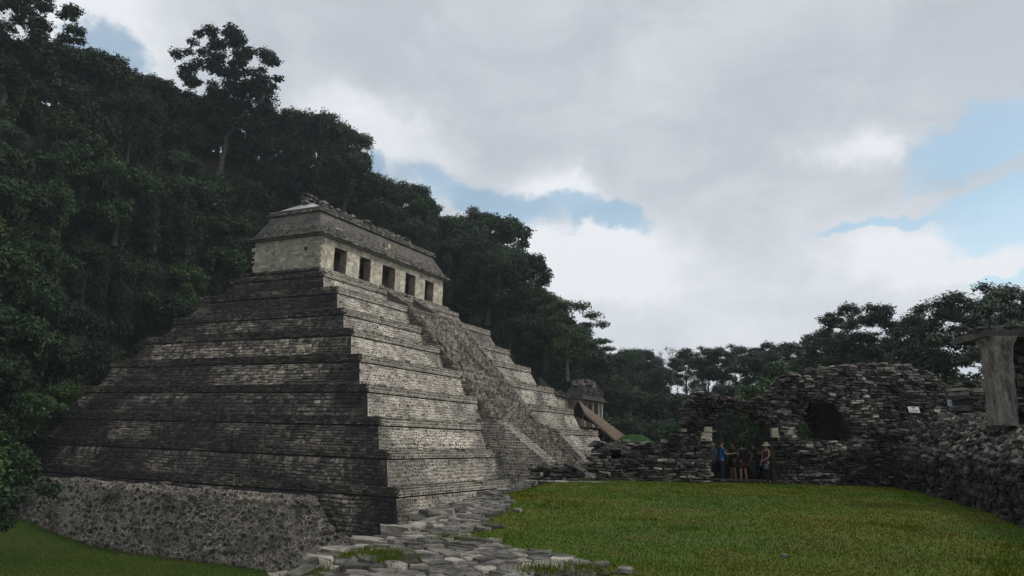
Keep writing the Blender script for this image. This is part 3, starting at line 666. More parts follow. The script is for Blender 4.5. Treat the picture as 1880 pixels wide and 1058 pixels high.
# upper lawn: a fine grid clipped to the terrace outline, rolling a few centimetres
def lawn_z(x, y):
    s = -sdist(x, y, TER); return .10*(fbm(x*.25, y*.25, 71)-.5)-.22*(1-sstep(s, 0., 1.3))-.02
gx = np.arange(-52, 6, .25); gy = np.arange(-42, -15.5, .25); XX, YY = np.meshgrid(gx, gy, indexing='ij')
S = sdist(XX, YY, TER); idx = np.arange(XX.size).reshape(XX.shape); ok = (S < .1)
cell = ok[:-1, :-1] & ok[1:, :-1] & ok[1:, 1:] & ok[:-1, 1:]
F = np.stack([idx[:-1, :-1], idx[1:, :-1], idx[1:, 1:], idx[:-1, 1:]], -1)[cell]
used = np.unique(F); remap = -np.ones(XX.size, int); remap[used] = np.arange(len(used))
mb = M(); mb.add(np.stack([XX, YY, lawn_z(XX, YY)], -1).reshape(-1, 3)[used], remap[F])
tag(mb.build('lawn', MAT['grass'], smooth=True), kind='structure')

# stone paving outline (loose flagstones along the terrace rim)
def pz(px, py): p = at(px, py, 2, 0.); return (float(p[0]), float(p[1]))
PAVE = [(-37.3, -25.4), (-37.2, -23.7), pz(510, 1025), pz(600, 994), pz(690, 984), pz(742, 968), (-30.2, -21.0), (-26.8, -19.9), pz(870, 905), pz(935, 913), pz(930, 935), pz(880, 960), pz(925, 965), pz(830, 985), pz(912, 994),
        pz(935, 1006), pz(1010, 1012), pz(1115, 1034), pz(1118, 1046), pz(1060, 1062), (-34.9, -26.6), (-36, -27.2)]
# grass blades
rng = np.random.default_rng(21)
mb = M(); n_ = 330000
r = 6.5+31*rng.random(n_)**1.5; a = rng.uniform(-.66, .66, n_)+CYA
x = CAM[0]+r*np.sin(a); y = CAM[1]+r*np.cos(a); k = (sdist(x, y, TER) < -.15) & (sdist(x, y, PAVE) > .03)
k &= rng.random(n_) < .35+.9*fbm(x*1.3, y*1.3, 8)
x, y, r = x[k], y[k], r[k]; n_ = len(x); z = lawn_z(x, y)
h = rng.uniform(.012, .032, n_)*(1+.9*(vn(x*.8, y*.8, 5) > .78))*(.9+r*.02); w_ = rng.uniform(.004, .008, n_)*(.6+r*.11); th = rng.uniform(0, 6.28, n_); ln = rng.uniform(.3, .9, n_)
dx, dy = np.cos(th)*w_, np.sin(th)*w_; ox, oy = rng.uniform(-1, 1, n_)*h*ln, rng.uniform(-1, 1, n_)*h*ln
V = np.stack([np.c_[x-dx, y-dy, z-.01], np.c_[x+dx, y+dy, z-.01], np.c_[x+ox, y+oy, z+h]], 1).reshape(-1, 3)
mb.add(V, None, np.arange(n_*3).reshape(-1, 3))
tag(mb.build('grass', MAT['blade']), 'short damp lawn grass covering the upper plaza', 'grass', kind='stuff')
# coarser grass on the lower ground
mb = M(); n_ = 90000; x = rng.uniform(-30, 0, n_); y = rng.uniform(-18, 44, n_); z = gz(x, y); k = (sdist(x, y, TER) > 4); x, y, z = x[k], y[k], z[k]; n_ = len(x)
h = rng.uniform(.08, .2, n_); th = rng.uniform(0, 6.28, n_); w_ = .03; dx, dy = np.cos(th)*w_, np.sin(th)*w_
V = np.stack([np.c_[x-dx, y-dy, z-.02], np.c_[x+dx, y+dy, z-.02], np.c_[x+rng.uniform(-.1, .1, n_), y+rng.uniform(-.1, .1, n_), z+h]], 1).reshape(-1, 3)
mb.add(V, None, np.arange(n_*3).reshape(-1, 3)); tag(mb.build('grass', MAT['blade']), 'dark grass on the low ground at the foot of the pyramid', 'grass', kind='stuff')

# flagstones: irregular polygons (voronoi cells) with worn tops
def voronoi(poly, spacing, rng, stretch=(1, 1)):
    xs_ = [p[0] for p in poly]; ys_ = [p[1] for p in poly]; pts = []
    bx0, bx1, by0, by1 = min(xs_)-.6, max(xs_)+.6, min(ys_)-.6, max(ys_)+.6
    for _ in range(200000):
        if len(pts) > 2200: break
        p = np.array([rng.uniform(bx0, bx1), rng.uniform(by0, by1)]); sp = spacing*(1+.9*(p[0]+37)/14*0+rng.uniform(-.35, .5))
        if all((q_[0]-p[0])**2+(q_[1]-p[1])**2 > sp*sp for q_ in pts[-600:]): pts.append(p)
        if _ > 14000 and len(pts) < 2200 and rng.random() < .0005: break
    return np.array(pts)
pts = []
bx0, bx1, by0, by1 = -37.9, -22.6, -27.4, -18.6
cand = np.c_[rng.uniform(bx0, bx1, 9000), rng.uniform(by0, by1, 9000)]; cand = cand[sdist(cand[:, 0], cand[:, 1], PAVE) < .35]
acc = np.zeros((0, 2))
for p in cand:
    sp = rng.choice([.13, .19, .27, .38])
    if len(acc) == 0 or ((acc-p)**2).sum(1).min() > sp*sp: acc = np.vstack([acc, p])
ax_ = np.array([.453, -.892]); ay_ = np.array([.892, .453])   # stones lie longer across the rim
mb = M()
def clip(poly, n, d):
    out = []
    for i in range(len(poly)):
        a, b = poly[i], poly[(i+1) % len(poly)]; da, db = a@n-d, b@n-d
        if da <= 0: out.append(a)
        if da*db < 0: out.append(a+(b-a)*da/(da-db))
    return out
inside = sdist(acc[:, 0], acc[:, 1], PAVE)
for i, p in enumerate(acc):
    if inside[i] > -.02: continue
    poly = [p+np.array(v)*.6 for v in ((-1, -1), (1, -1), (1, 1), (-1, 1))]
    dd = ((acc-p)**2).sum(1); nb = np.argsort(dd)[1:14]
    for j in nb:
        v = acc[j]-p; L = np.linalg.norm(v); n = v/L
        if L > 1.1: break
        poly = clip(poly, n, n@p+L/2-.008-rng.uniform(0, .014))
        if len(poly) < 3: break
    if len(poly) < 3: continue
    P = np.array(poly); c = P.mean(0)
    # subdivide the outline and roughen
    Q = []
    for a in range(len(P)):
        b = P[(a+1) % len(P)]; Q += [P[a]*.985+c*.015, P[a]*.5+b*.5+(P[a]*.5+b*.5-c)*rng.uniform(-.05, .03)]
    Q = np.array(Q); Q += rng.uniform(-.01, .01, Q.shape); n = len(Q)
    s_edge = -sdist(c[0], c[1], TER)
    base = float(lawn_z(c[0], c[1]))
    # ledges: the rim steps down towards the drop
    lv = base+.03+.05*fbm(c[0]*1.2, c[1]*1.2, 5)+rng.uniform(-.015, .02)-.10*(1-float(sstep(s_edge, .2, 1.3)))*1
    hump = .09*float(fbm(c[0]*.55, c[1]*.55, 15)-.45)
    lv += hump
    tilt = rng.uniform(-.07, .07, 2)
    tk = rng.uniform(.08, .2)
    def lay(sc_, z): q = c+(Q-c)*sc_; return np.c_[q, z+(q-c)@tilt+rng.uniform(-.008, .008, n)]
    V = np.concatenate([lay(1.02, lv-tk-.2), lay(1.02, lv-tk*.5), lay(1., lv-.012), lay(.955, lv+.004), lay(.5, lv+.004+rng.uniform(-.012, .012)), [[c[0], c[1], lv+.006]]])
    F = [(r_*n+k_, r_*n+(k_+1) % n, (r_+1)*n+(k_+1) % n, (r_+1)*n+k_) for r_ in range(4) for k_ in range(n)]
    F3 = [(4*n+k_, 4*n+(k_+1) % n, 5*n) for k_ in range(n)]
    tn = rng.uniform(.55, 1.3)*(1.15 if rng.random() < .25 else 1)*(.75+.5*float(fbm(c[0]*.6, c[1]*.6, 61)))
    mb.add(V, F, F3, tone=tn, mat=0)
# soil bed between the stones
S = sdist(XX, YY, PAVE); ok = S < .12; cell = ok[:-1, :-1] & ok[1:, :-1] & ok[1:, 1:] & ok[:-1, 1:]
F = np.stack([idx[:-1, :-1], idx[1:, :-1], idx[1:, 1:], idx[:-1, 1:]], -1)[cell]; used = np.unique(F); remap = -np.ones(XX.size, int); remap[used] = np.arange(len(used))
mb.add(np.stack([XX, YY, lawn_z(XX, YY)+.015], -1).reshape(-1, 3)[used], remap[F], mat=1)
# the stones of the drop: a rough rubble face under the rim, seen where the rim breaks down
edge = [(-37.6, -24.1)]+TER[5:14]; P = []; A_ = []
for (a, b) in zip(edge[:-1], edge[1:]):
    L = math.hypot(b[0]-a[0], b[1]-a[1])
    for _ in range(int(L*46)):
        t = rng.random(); o_ = rng.random()**1.3
        nx, ny = -(b[1]-a[1])/L, (b[0]-a[0])/L
        P.append((a[0]+(b[0]-a[0])*t+nx*(o_*1.7-.5), a[1]+(b[1]-a[1])*t+ny*(o_*1.7-.5), -.12-o_*1.5+rng.uniform(-.1, .12)))
P = np.array(P); n_ = len(P); q0 = np.zeros(n_); a = rng.uniform(.08, .3, n_); th = rng.uniform(-.6, .6, n_)+1.1-math.pi/2
rocks(mb, P, np.c_[a*np.cos(th), -a*np.sin(th)*-1, rng.uniform(-.04, .04, n_)], np.c_[-a*.6*np.sin(th), a*.6*np.cos(th), q0], np.c_[rng.uniform(-.02, .02, n_), q0, a*rng.uniform(.25, .5, n_)], rng, rnd=.3, jit=.18, tone=rng.uniform(.4, 1.3, n_), mat=0)
tag(mb.build('stone_paving', [MAT['flag'], MAT['soil']]), kind='structure')
# a few fallen stones on the lawn beside the paving
for (px, py, s_, lb) in ((1148, 1048, .11, 'small pale stone lying in the grass beyond the tip of the flagstones'), (950, 937, .12, 'small flat stone in the grass right of the rubble rim'),
                         (1440, 1018, .07, 'small pale pebble alone in the middle of the lawn')):
    p = at(px, py, 2, 0); o = empty('loose_stone', (p[0], p[1], 0)); bpy.data.objects.remove(o)
    mb = M(); rocks(mb, np.array([[p[0], p[1], float(lawn_z(p[0], p[1]))+s_*.25]]), np.array([[s_*1.2, s_*.2, 0]]), np.array([[-.1*s_, s_*.8, 0]]), np.array([[0, 0, s_*.4]]), rng, rnd=.4, fine=True)
    tag(mb.build('loose_stone', MAT['flag']), lb, 'stone')
# grass tufts between the flagstones
mb = M(); n_ = 2400; cx = np.array([pz(700, 1022), pz(560, 1040), pz(1075, 1052), pz(1000, 1055), pz(830, 995), pz(722, 1035), pz(640, 1010)]); w8 = rng.integers(0, len(cx), n_)
x = cx[w8, 0]+rng.normal(0, .16, n_); y = cx[w8, 1]+rng.normal(0, .16, n_); z = lawn_z(x, y)+.06; h = rng.uniform(.05, .12, n_); dx = rng.uniform(-.006, .006, n_); dy = rng.uniform(-.006, .006, n_)
V = np.stack([np.c_[x-dx, y-dy, z], np.c_[x+dx, y+dy, z], np.c_[x+rng.uniform(-.04, .04, n_), y+rng.uniform(-.04, .04, n_), z+h]], 1).reshape(-1, 3)
mb.add(V, None, np.arange(n_*3).reshape(-1, 3)); tag(mb.build('grass', MAT['blade']), 'green tufts growing in the joints of the flagstones', 'grass', kind='stuff')

# ------------------------------------------------------------------ ruined walls on the right
rng = np.random.default_rng(33)
WA = np.array([-13.2, -18.5, 0.]); WD = np.array([.54195, -.84041, 0]); WN = np.array([.84041, .54195, 0]); ZU = np.array([0, 0, 1.])
def pin(u, v, poly):
    ins = np.zeros(np.shape(u), bool); j = len(poly)-1
    for i in range(len(poly)):
        ui, vi = poly[i]; uj, vj = poly[j]; c = ((vi > v) != (vj > v)) & (u < (uj-ui)*(v-vi)/(vj-vi+1e-9)+ui); ins ^= c; j = i
    return ins
def ruin_wall(name, off, thick, outline, holes, parent, h=.115, w=.27, tonef=None, hm=(), back=True, core='ruincore', origin=WA, D=WD, Nn=WN, mat='ruin'):
    """dry-stone wall: outline in (s,z); core solid with holes, stones on the near face, deep stones round the holes and the ragged top"""
    mb = M(); O = origin+Nn*off
    umin = min(p[0] for p in outline); umax = max(p[0] for p in outline); vmax = max(p[1] for p in outline); vmin = min(p[1] for p in outline)
    c = rowcells(umax-umin, vmax-vmin, h, w, rng); c[:, 0] += umin; c[:, 1] += vmin
    c[:, 1] += .12*(fbm(c[:, 0]*.6, c[:, 1]*.8, 5)-.5)*2; c[:, 3] *= rng.uniform(.7, 1.25, len(c)); c[:, 2] *= rng.uniform(.8, 1.15, len(c))
    def solid(u, v):
        m_ = pin(u, v, outline)
        for hh_ in holes: m_ &= ~pin(u, v, hh_)
        return m_
    ins = solid(c[:, 0], c[:, 1])
    for hh_ in list(holes)+list(hm):
        for du, dv in ((1, 0), (-1, 0), (0, -1), (1, -1), (-1, -1), (0, 1)): ins &= ~pin(c[:, 0]+du*c[:, 2]*.75, c[:, 1]+dv*c[:, 3]*.6, hh_)
    c = c[ins]
    eps = .26
    deep = np.zeros(len(c), bool)
    for du, dv in ((eps, 0), (-eps, 0), (0, eps*.8)): deep |= ~solid(c[:, 0]+du, c[:, 1]+dv)
    deep |= ~solid(c[:, 0], c[:, 1]-.2) & (c[:, 1] > vmin+.4)
    n_ = len(c); d_out = rng.uniform(-.03, .1, n_)*1.0; d_out += (rng.random(n_) < .08)*rng.uniform(.03, .12, n_)
    dp = np.where(deep, thick*.5+.03, .16)
    ctr = O[None]+c[:, 0:1]*D+c[:, 1:2]*ZU+(dp-d_out*.5)[:, None]*Nn
    ctr = ctr-np.where(deep, 0, .09)[:, None]*Nn
    rt = rng.normal(0, .09, n_)
    A_ = (c[:, 2]-.006)[:, None]*(D[None]*np.cos(rt)[:, None]+ZU[None]*np.sin(rt)[:, None])
    B_ = (c[:, 3]*rng.uniform(.82, 1.04, n_)-.004)[:, None]*(ZU[None]*np.cos(rt)[:, None]-D[None]*np.sin(rt)[:, None])
    C3 = (dp+d_out*.5)[:, None]*Nn[None]
    tn = (.5+1.1*sstep(fbm(c[:, 0]*.7, c[:, 1]*1.2, 9), .3, .75))*rng.choice([.35, .6, .8, 1., 1.35, 1.9], n_, p=[.2, .2, .2, .18, .13, .09])*1.2
    if tonef is not None: tn = tn*tonef(c[:, 0], c[:, 1])
    rocks(mb, ctr, A_, B_, C3, rng, rnd=.2, jit=.1, tone=tn, mat=0)
    if back:
        rocks(mb, ctr[~deep]+(thick-.1)*Nn, A_[~deep], B_[~deep], C3[~deep], rng, rnd=.2, jit=.1, tone=tn[~deep], mat=0)
    # loose stones along the top
    tops = []
    for (a, b) in zip(outline[:-1], outline[1:]):
        if max(a[1], b[1]) < vmin+.3: continue
        L = math.hypot(b[0]-a[0], b[1]-a[1]); nn_ = int(L*9)
        if abs(b[0]-a[0]) < .12*L: continue
        for _ in range(nn_):
            t = rng.random(); tops.append((a[0]+(b[0]-a[0])*t, a[1]+(b[1]-a[1])*t+rng.uniform(-.08, .1), rng.random()))
    if tops:
        T_ = np.array(tops); n_ = len(T_); ctr = O[None]+T_[:, 0:1]*D+T_[:, 1:2]*ZU+(T_[:, 2:3]*thick)*Nn
        rt = rng.uniform(-.35, .35, n_); s_ = rng.uniform(.09, .26, n_)
        rocks(mb, ctr, s_[:, None]*(D*np.cos(rt)[:, None]+ZU*np.sin(rt)[:, None]), (rng.uniform(.025, .08, n_))[:, None]*(ZU*np.cos(rt)[:, None]-D*np.sin(rt)[:, None]), rng.uniform(.08, .2, n_)[:, None]*Nn, rng, rnd=.25, jit=.16,
              tone=rng.uniform(.5, 2.2, n_), mat=0)
    # core
    bm = bmesh.new()
    def loop(poly, sh):
        P = [bm.verts.new((p[0], p[1], 0)) for p in poly]; return [bm.edges.new((P[i], P[(i+1) % len(P)])) for i in range(len(P))]
    cx_ = np.mean([p[0] for p in outline])
    ol = [(p[0]+((.1 if p[0] < cx_ else -.1) if (p[0] < umin+1.2 or p[0] > umax-1.2 or not hm) else 0), p[1]-.1 if (p[1] > vmin+.1 and (not hm or p[1] > 3.2)) else p[1]) for p in outline]
    ed = loop(ol, 0)
    for hh_ in holes:
        hx = np.mean([p[0] for p in hh_]); hz = np.mean([p[1] for p in hh_])
        ed += loop([(p[0]+np.sign(p[0]-hx)*.03, p[1]+(np.sign(p[1]-hz)*.03 if p[1] > vmin+.05 else 0)) for p in hh_], 0)
    bmesh.ops.triangle_fill(bm, use_beauty=True, edges=ed)
    r_ = bmesh.ops.extrude_face_region(bm, geom=bm.faces[:]); 
    for v in r_['geom']:
        if isinstance(v, bmesh.types.BMVert): v.co.z = 1
    bmesh.ops.triangulate(bm, faces=bm.faces[:]); bm.verts.index_update()
    V = np.array([v.co[:] for v in bm.verts]); V3 = O+V[:, 0:1]*D+V[:, 1:2]*ZU+(.07+V[:, 2:3]*(thick-.16))*Nn
    mb.add(V3, None, [[v.index for v in f.verts] for f in bm.faces], mat=1); bm.free()
    return mb.build(name, [MAT[mat], MAT[core]], parent)

gate = empty('gateway_ruin', tuple(WA+WD*7.5)); tag(gate, 'ruined dark rubble wall pierced by a corbelled archway with people under it', 'ruined wall')
arch = [(5.22, -.5), (5.25, 1.6), (5.17, 2.24), (6.05, 3.06), (6.82, 3.09), (7.76, 2.36), (7.82, 1.64), (7.9, -.5)]
win = [(9.02, 1.98), (9.35, 2.75), (9.66, 3.4), (10.65, 3.38), (11.1, 2.85), (11.5, 2.2), (11.46, 1.88), (9.9, 1.86)]
ol = [(3.55, -.3), (3.6, 1.85), (4.1, 2.05), (4.15, 3.1), (4.34, 3.35), (4.75, 3.62), (5.34, 3.52), (5.82, 3.42), (7.51, 3.44), (7.76, 3.66), (8.15, 4.0), (8.53, 4.4), (9.2, 4.62), (10.03, 4.8), (10.9, 4.98), (11.54, 5.04), (12.56, 5.18),
      (14.08, 5.2), (15.09, 4.98), (15.83, 4.6), (16.0, 4.05), (16.02, 2.2), (16.02, -.3), (7.9, -.3), (7.82, 1.64), (7.76, 2.36), (6.82, 3.09), (6.05, 3.06), (5.17, 2.24), (5.25, 1.6), (5.22, -.3)]
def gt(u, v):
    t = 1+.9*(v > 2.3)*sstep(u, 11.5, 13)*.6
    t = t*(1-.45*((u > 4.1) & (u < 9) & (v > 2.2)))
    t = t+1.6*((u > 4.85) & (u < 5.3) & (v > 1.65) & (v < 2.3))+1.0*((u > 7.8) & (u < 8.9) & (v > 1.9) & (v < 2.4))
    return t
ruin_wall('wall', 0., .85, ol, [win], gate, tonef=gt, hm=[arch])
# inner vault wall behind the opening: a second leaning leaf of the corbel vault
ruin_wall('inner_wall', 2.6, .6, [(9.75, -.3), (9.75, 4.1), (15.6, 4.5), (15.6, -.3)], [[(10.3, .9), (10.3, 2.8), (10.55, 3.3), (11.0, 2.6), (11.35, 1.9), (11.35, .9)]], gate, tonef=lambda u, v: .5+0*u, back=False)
mb = M()
def wpt(s, o, z): return WA+WD*s+WN*o+ZU*z
mb.hexa([wpt(11.5, .8, 1.2), wpt(12.4, .8, 1.2), wpt(12.4, 2.65, 1.2), wpt(11.5, 2.65, 1.2), wpt(10.8, .8, 4.), wpt(12.4, .8, 4.), wpt(12.4, 2.65, 4.), wpt(10.8, 2.65, 4.)], mat=0, tone=.7)
mb.build('vault_side', MAT['ruincore'], gate)
# pale dressed jamb stones at the springing of the arch
for (a, b, z0_, z1_) in ((4.72, 5.2, 1.66, 2.02), (4.85, 5.22, 2.04, 2.26), (7.84, 8.1, 1.9, 2.3), (8.55, 8.85, 2.02, 2.25)):
    c = wpt((a+b)/2, .12, (z0_+z1_)/2); mb = M()
    rocks(mb, c[None], (WD*(b-a)/2)[None], (ZU*(z1_-z0_)/2)[None], (WN*.24)[None], rng, rnd=.12, jit=.05, fine=True, tone=1.0); mb.build('jamb_stone', MAT['plaster_side'], gate)

low = empty('low_wall', tuple(WA+WD*2)); tag(low, 'low broken dry-stone wall between the pyramid and the archway', 'ruined wall')
ruin_wall('front_wall', -.25, .9, [(-.02, -.3), (-.05, .6), (.05, .95), (.35, 1.0), (.9, .8), (1.32, .74), (3.63, .8), (5.1, .8), (5.1, -.3)], [], low, w=.3)
ruin_wall('rear_wall', .6, .9, [(.25, -.3), (.3, 1.3), (.6, 1.46), (1.2, 1.5), (1.9, 1.52), (2.3, 1.44), (3.3, 1.45), (3.6, 1.7), (3.6, -.3)], [], low, tonef=lambda u, v: .7+0*u)
mb = M(); n_ = 120; t = rng.random(n_); q0 = np.zeros(n_)
P = np.array([wpt(.3+tt*1.6, .1+rng.uniform(-.3, .6), .75+.62*math.sin(min(1, tt*1.2)*2.6)+rng.uniform(-.15, .05)) for tt in t]); s_ = rng.uniform(.1, .28, n_)
rocks(mb, P, s_[:, None]*WD, rng.uniform(.04, .1, n_)[:, None]*ZU, rng.uniform(.1, .2, n_)[:, None]*WN, rng, rnd=.3, jit=.15, tone=rng.uniform(.4, 1.5, n_)); mb.build('fallen_stones', MAT['ruin'], low)
# capstones of the ledge
mb = M(); s_ = 1.35
while s_ < 5.0:
    w_ = rng.uniform(.25, .62); rocks(mb, wpt(s_+w_/2, -.05, .84)[None], (WD*w_/2*.97)[None], (ZU*.06)[None], (WN*.26)[None], rng, rnd=.15, jit=.08, fine=True, tone=np.array([rng.uniform(.9, 2.)])); s_ += w_
mb.build('ledge_cap', MAT['ruin'], low)
# low block of wall at the lawn's far edge in front of the stairs
pA = at(980, 884, 2, -.05); pB = at(1062, 880, 2, -.05); pA = pA+.0; d = pB-pA
blk = empty('low_wall', tuple(at(1018, 882, 2, -.05))); tag(blk, 'squat dark block of stone wall at the foot of the pyramid stairs', 'ruined wall')
DD = WD; L_ = 1.9; oo = np.array([pA[0], pA[1], 0])
ruin_wall('wall', 0., .7, [(0, -.4), (0, .42), (.3, .55), (.9, .52), (1.0, .44), (L_, .42), (L_, -.4)], [], blk, h=.14, w=.34, origin=oo)
# thin pale kerb stones at the lawn's edge
ks = empty('kerb_stones', (pA[0], pA[1], 0)); tag(ks, 'line of thin pale kerb slabs where the lawn meets the pyramid stairs', 'kerb')
mb = M(); s_ = -.6
while s_ < 2.6:
    w_ = rng.uniform(.3, .7); c = np.array([pA[0], pA[1], 0])+WD*(s_+w_/2)-WN*.75; rocks(mb, np.array([[c[0], c[1], .0]]), (WD*w_/2)[None], (ZU*.035)[None], (WN*.16)[None], rng, rnd=.2, jit=.08, tone=np.array([rng.uniform(.8, 1.5)])); s_ += w_
mb.build('slab', MAT['flag'], ks)

# long rubble wall coming towards the camera on the right
SW = empty('rubble_wall', (-17, -32.5, 0)); tag(SW, 'long sloping dark rubble wall closing the lawn on the right', 'ruined wall')
def ybase(x): return np.interp(-np.asarray(x, float), [4, 7, 10.3, 14, 18, 23, 30, 44], [-29.4, -29.8, -30.7, -31.35, -31.9, -32.25, -32.9, -34.4])
def ztop(x): return np.interp(-np.asarray(x, float), [4, 6.5, 10, 18, 22, 30, 44], [3.0, 2.9, 2.75, 2.45, 2.3, 2.2, 2.1])
def sw(u, v):
    """u metres along -x from x=-5, v 0..1 up the profile"""
    x = -5-np.asarray(u, float); v = np.asarray(v, float)
    zz = np.where(v < .45, v/.45*1.25, 1.25+(v-.45)/.4*(ztop(x)-1.25)); zz = np.where(v > .85, ztop(x)+.0*v, zz)
    back_ = np.where(v < .45, v*.25, .11+(v-.45)/.4*1.15); back_ = np.where(v > .85, 1.26+(v-.85)/.15*2.2, back_)
    wob = .3*(fbm(x*.4, v*4, 5)-.5)
    return np.stack([x, ybase(x)-back_+wob, zz-.05+.25*(fbm(x*.6, v*3+9, 15)-.5)*(v > .3)], -1)
mb = M(); nu, nv_ = 170, 26; uu, vv = np.meshgrid(np.linspace(0, 38, nu), np.linspace(-.08, 1, nv_), indexing='ij'); P = sw(uu, np.clip(vv, 0, 1)); P[:, 0, 2] = -.5
P[..., 1] -= .1; idx2 = np.arange(nu*nv_).reshape(nu, nv_); F = np.stack([idx2[:-1, :-1], idx2[1:, :-1], idx2[1:, 1:], idx2[:-1, 1:]], -1).reshape(-1, 4); mb.add(P.reshape(-1, 3), F, mat=1)
Ls = []
v = 0.
prof = 3.6
vs_ = []
while v < 1:
    dv = rng.uniform(.07, .15)/prof; u = rng.uniform(-.4, 0)
    while u < 36:
        big = rng.random() < .1
        w_ = rng.uniform(.18, .5)*(1.8 if big else 1.); Ls.append((u+w_/2, v+dv/2, w_/2, dv/2*prof*(1.25 if big else 1.))); u += w_
    v += dv
c = np.array(Ls); e1 = sw(c[:, 0]+.1, c[:, 1])-sw(c[:, 0]-.1, c[:, 1]); e1 /= np.linalg.norm(e1, axis=1, keepdims=True)
e2 = sw(c[:, 0], np.clip(c[:, 1]+.02, 0, 1))-sw(c[:, 0], np.clip(c[:, 1]-.02, 0, 1)); e2[:, 2] += .012; e2 /= np.linalg.norm(e2, axis=1, keepdims=True); nn = np.cross(e1, e2); nn *= np.sign(nn[:, 1:2]+1e-6)
n_ = len(c); rt = rng.normal(.0, .1, n_); E1 = e1*np.cos(rt)[:, None]+e2*np.sin(rt)[:, None]; E2 = -e1*np.sin(rt)[:, None]+e2*np.cos(rt)[:, None]
P = sw(c[:, 0], c[:, 1])+nn*rng.uniform(-.13, .03, n_)[:, None]
tn = (.32+1.3*sstep(c[:, 1], .3, .62))*rng.choice([.35, .6, .9, 1.2, 1.7], n_, p=[.2, .25, .25, .2, .1])*(.6+.8*fbm(c[:, 0]*.5, c[:, 1]*5, 77))
rocks(mb, P, E1*(c[:, 2]*1.03)[:, None], E2*c[:, 3:4]*.98, nn*rng.uniform(.12, .24, n_)[:, None], rng, rnd=.16, jit=.09, tone=tn, fine=True)
mb.build('wall', [MAT['ruin'], MAT['ruincore']], SW)
# terrace behind it and the low wall stub beyond the gateway
mb = M(); mb.hexa([(-45, -60, -.5), (2, -60, -.5), (2, -31.4, -.5), (-45, -35.6, -.5), (-45, -60, 2.05), (2, -60, 2.8), (2, -31.5, 2.8), (-45, -35.7, 2.05)])
tag(mb.build('palace_terrace', MAT['ground']), kind='structure')
st = at(1778, 772, 2, 2.72); stub = empty('low_wall', tuple(st)); tag(stub, 'short stone pier left of the pillared porch, standing on the terrace', 'ruined wall')
st = np.array([st[0]-.0, st[1], 0]); 
ruin_wall('wall', 0., .9, [(0, 2.2), (0, 3.9), (.25, 4.15), (1.6, 4.2), (1.6, 2.2)], [], stub, h=.14, w=.34, origin=st)

# pillared porch: broken pillar carrying a slab, rough masonry behind
po = at(1842, 772, 2, 2.42); porch = empty('pillared_porch', tuple(po)); tag(porch, 'tall ruined pillar under a projecting roof slab at the right edge', 'ruined building')
ph = po+np.array([0, 0, 0.]); Fd = np.array([math.sin(CYA), math.cos(CYA), 0]); Rd = np.array([math.cos(CYA), -math.sin(CYA), 0])
Fd = np.array([.93, .37, 0]); Fd /= np.linalg.norm(Fd); Rd = np.array([Fd[1], -Fd[0], 0]); hgt = 2.33
mb = M(); nz_ = 26; nt_ = 24; V = []
for i in range(nz_):
    z = -.15+i*(hgt+.15)/(nz_-1)
    for j in range(nt_):
        t = 2*math.pi*j/nt_; cx_, sy_ = math.cos(t), math.sin(t); m_ = max(abs(cx_), abs(sy_)); q_ = (1/m_*.75+.25)
        fl = 1+.35*float(sstep(z, hgt-.35, hgt)); hwx, hwy = .31*fl, .36*fl
        er = 1-.05*float(fbm(z*2.5+j*.7, j*.9, 3))-.10*float(sstep(fbm(z*1.3, j*.8, 8), .5, .75))-.03*float(vn(z*7, j*1.3, 4))
        V.append(ph+Rd*cx_*q_*hwx*er+Fd*sy_*q_*hwy*er+ZU*z)
F = [(i*nt_+j, i*nt_+(j+1) % nt_, (i+1)*nt_+(j+1) % nt_, (i+1)*nt_+j) for i in range(nz_-1) for j in range(nt_)]
mb.add(V, F, tone=.8); mb.build('pillar', MAT['pillar'], porch)
def pw(r_, f_, z): return ph+Rd*r_+Fd*f_+ZU*z
def slab(name, pts, z0_, z1_, mat, tone=1., n_=6):
    mb = M(); mb.hexa([pw(*p, z0_) for p in pts]+[pw(*p, z1_) for p in pts], tone=tone); return mb
mb = slab('', [(-.45, -.40), (4, -.40), (4, 1.6), (-.45, 1.6)], hgt-.02, hgt+.17, None)
n_ = 260; s_ = rng.uniform(.08, .3, n_); P = np.array([pw(rng.uniform(-.28, 4), rng.uniform(-.28, .9), hgt+.17+rng.uniform(-.08, .12)) for _ in range(n_)])
rocks(mb, P, s_[:, None]*Rd, s_[:, None]*.8*Fd, rng.uniform(.03, .08, n_)[:, None]*ZU, rng, rnd=.2, jit=.15, tone=rng.uniform(.3, 1.3, n_)); mb.build('roof_slab', MAT['ruin'], porch)
ruin_wall('masonry', 0., 1.2, [(.42, -.3), (.35, 1.2), (.42, 2.2), (.3, 2.33), (4., 2.33), (4., -.3)], [], porch, h=.15, w=.36, origin=ph+Fd*.25, D=Rd, Nn=Fd, tonef=lambda u, v: .8+.8*((v > .5) & (v < 1.9) & (u > .9)))
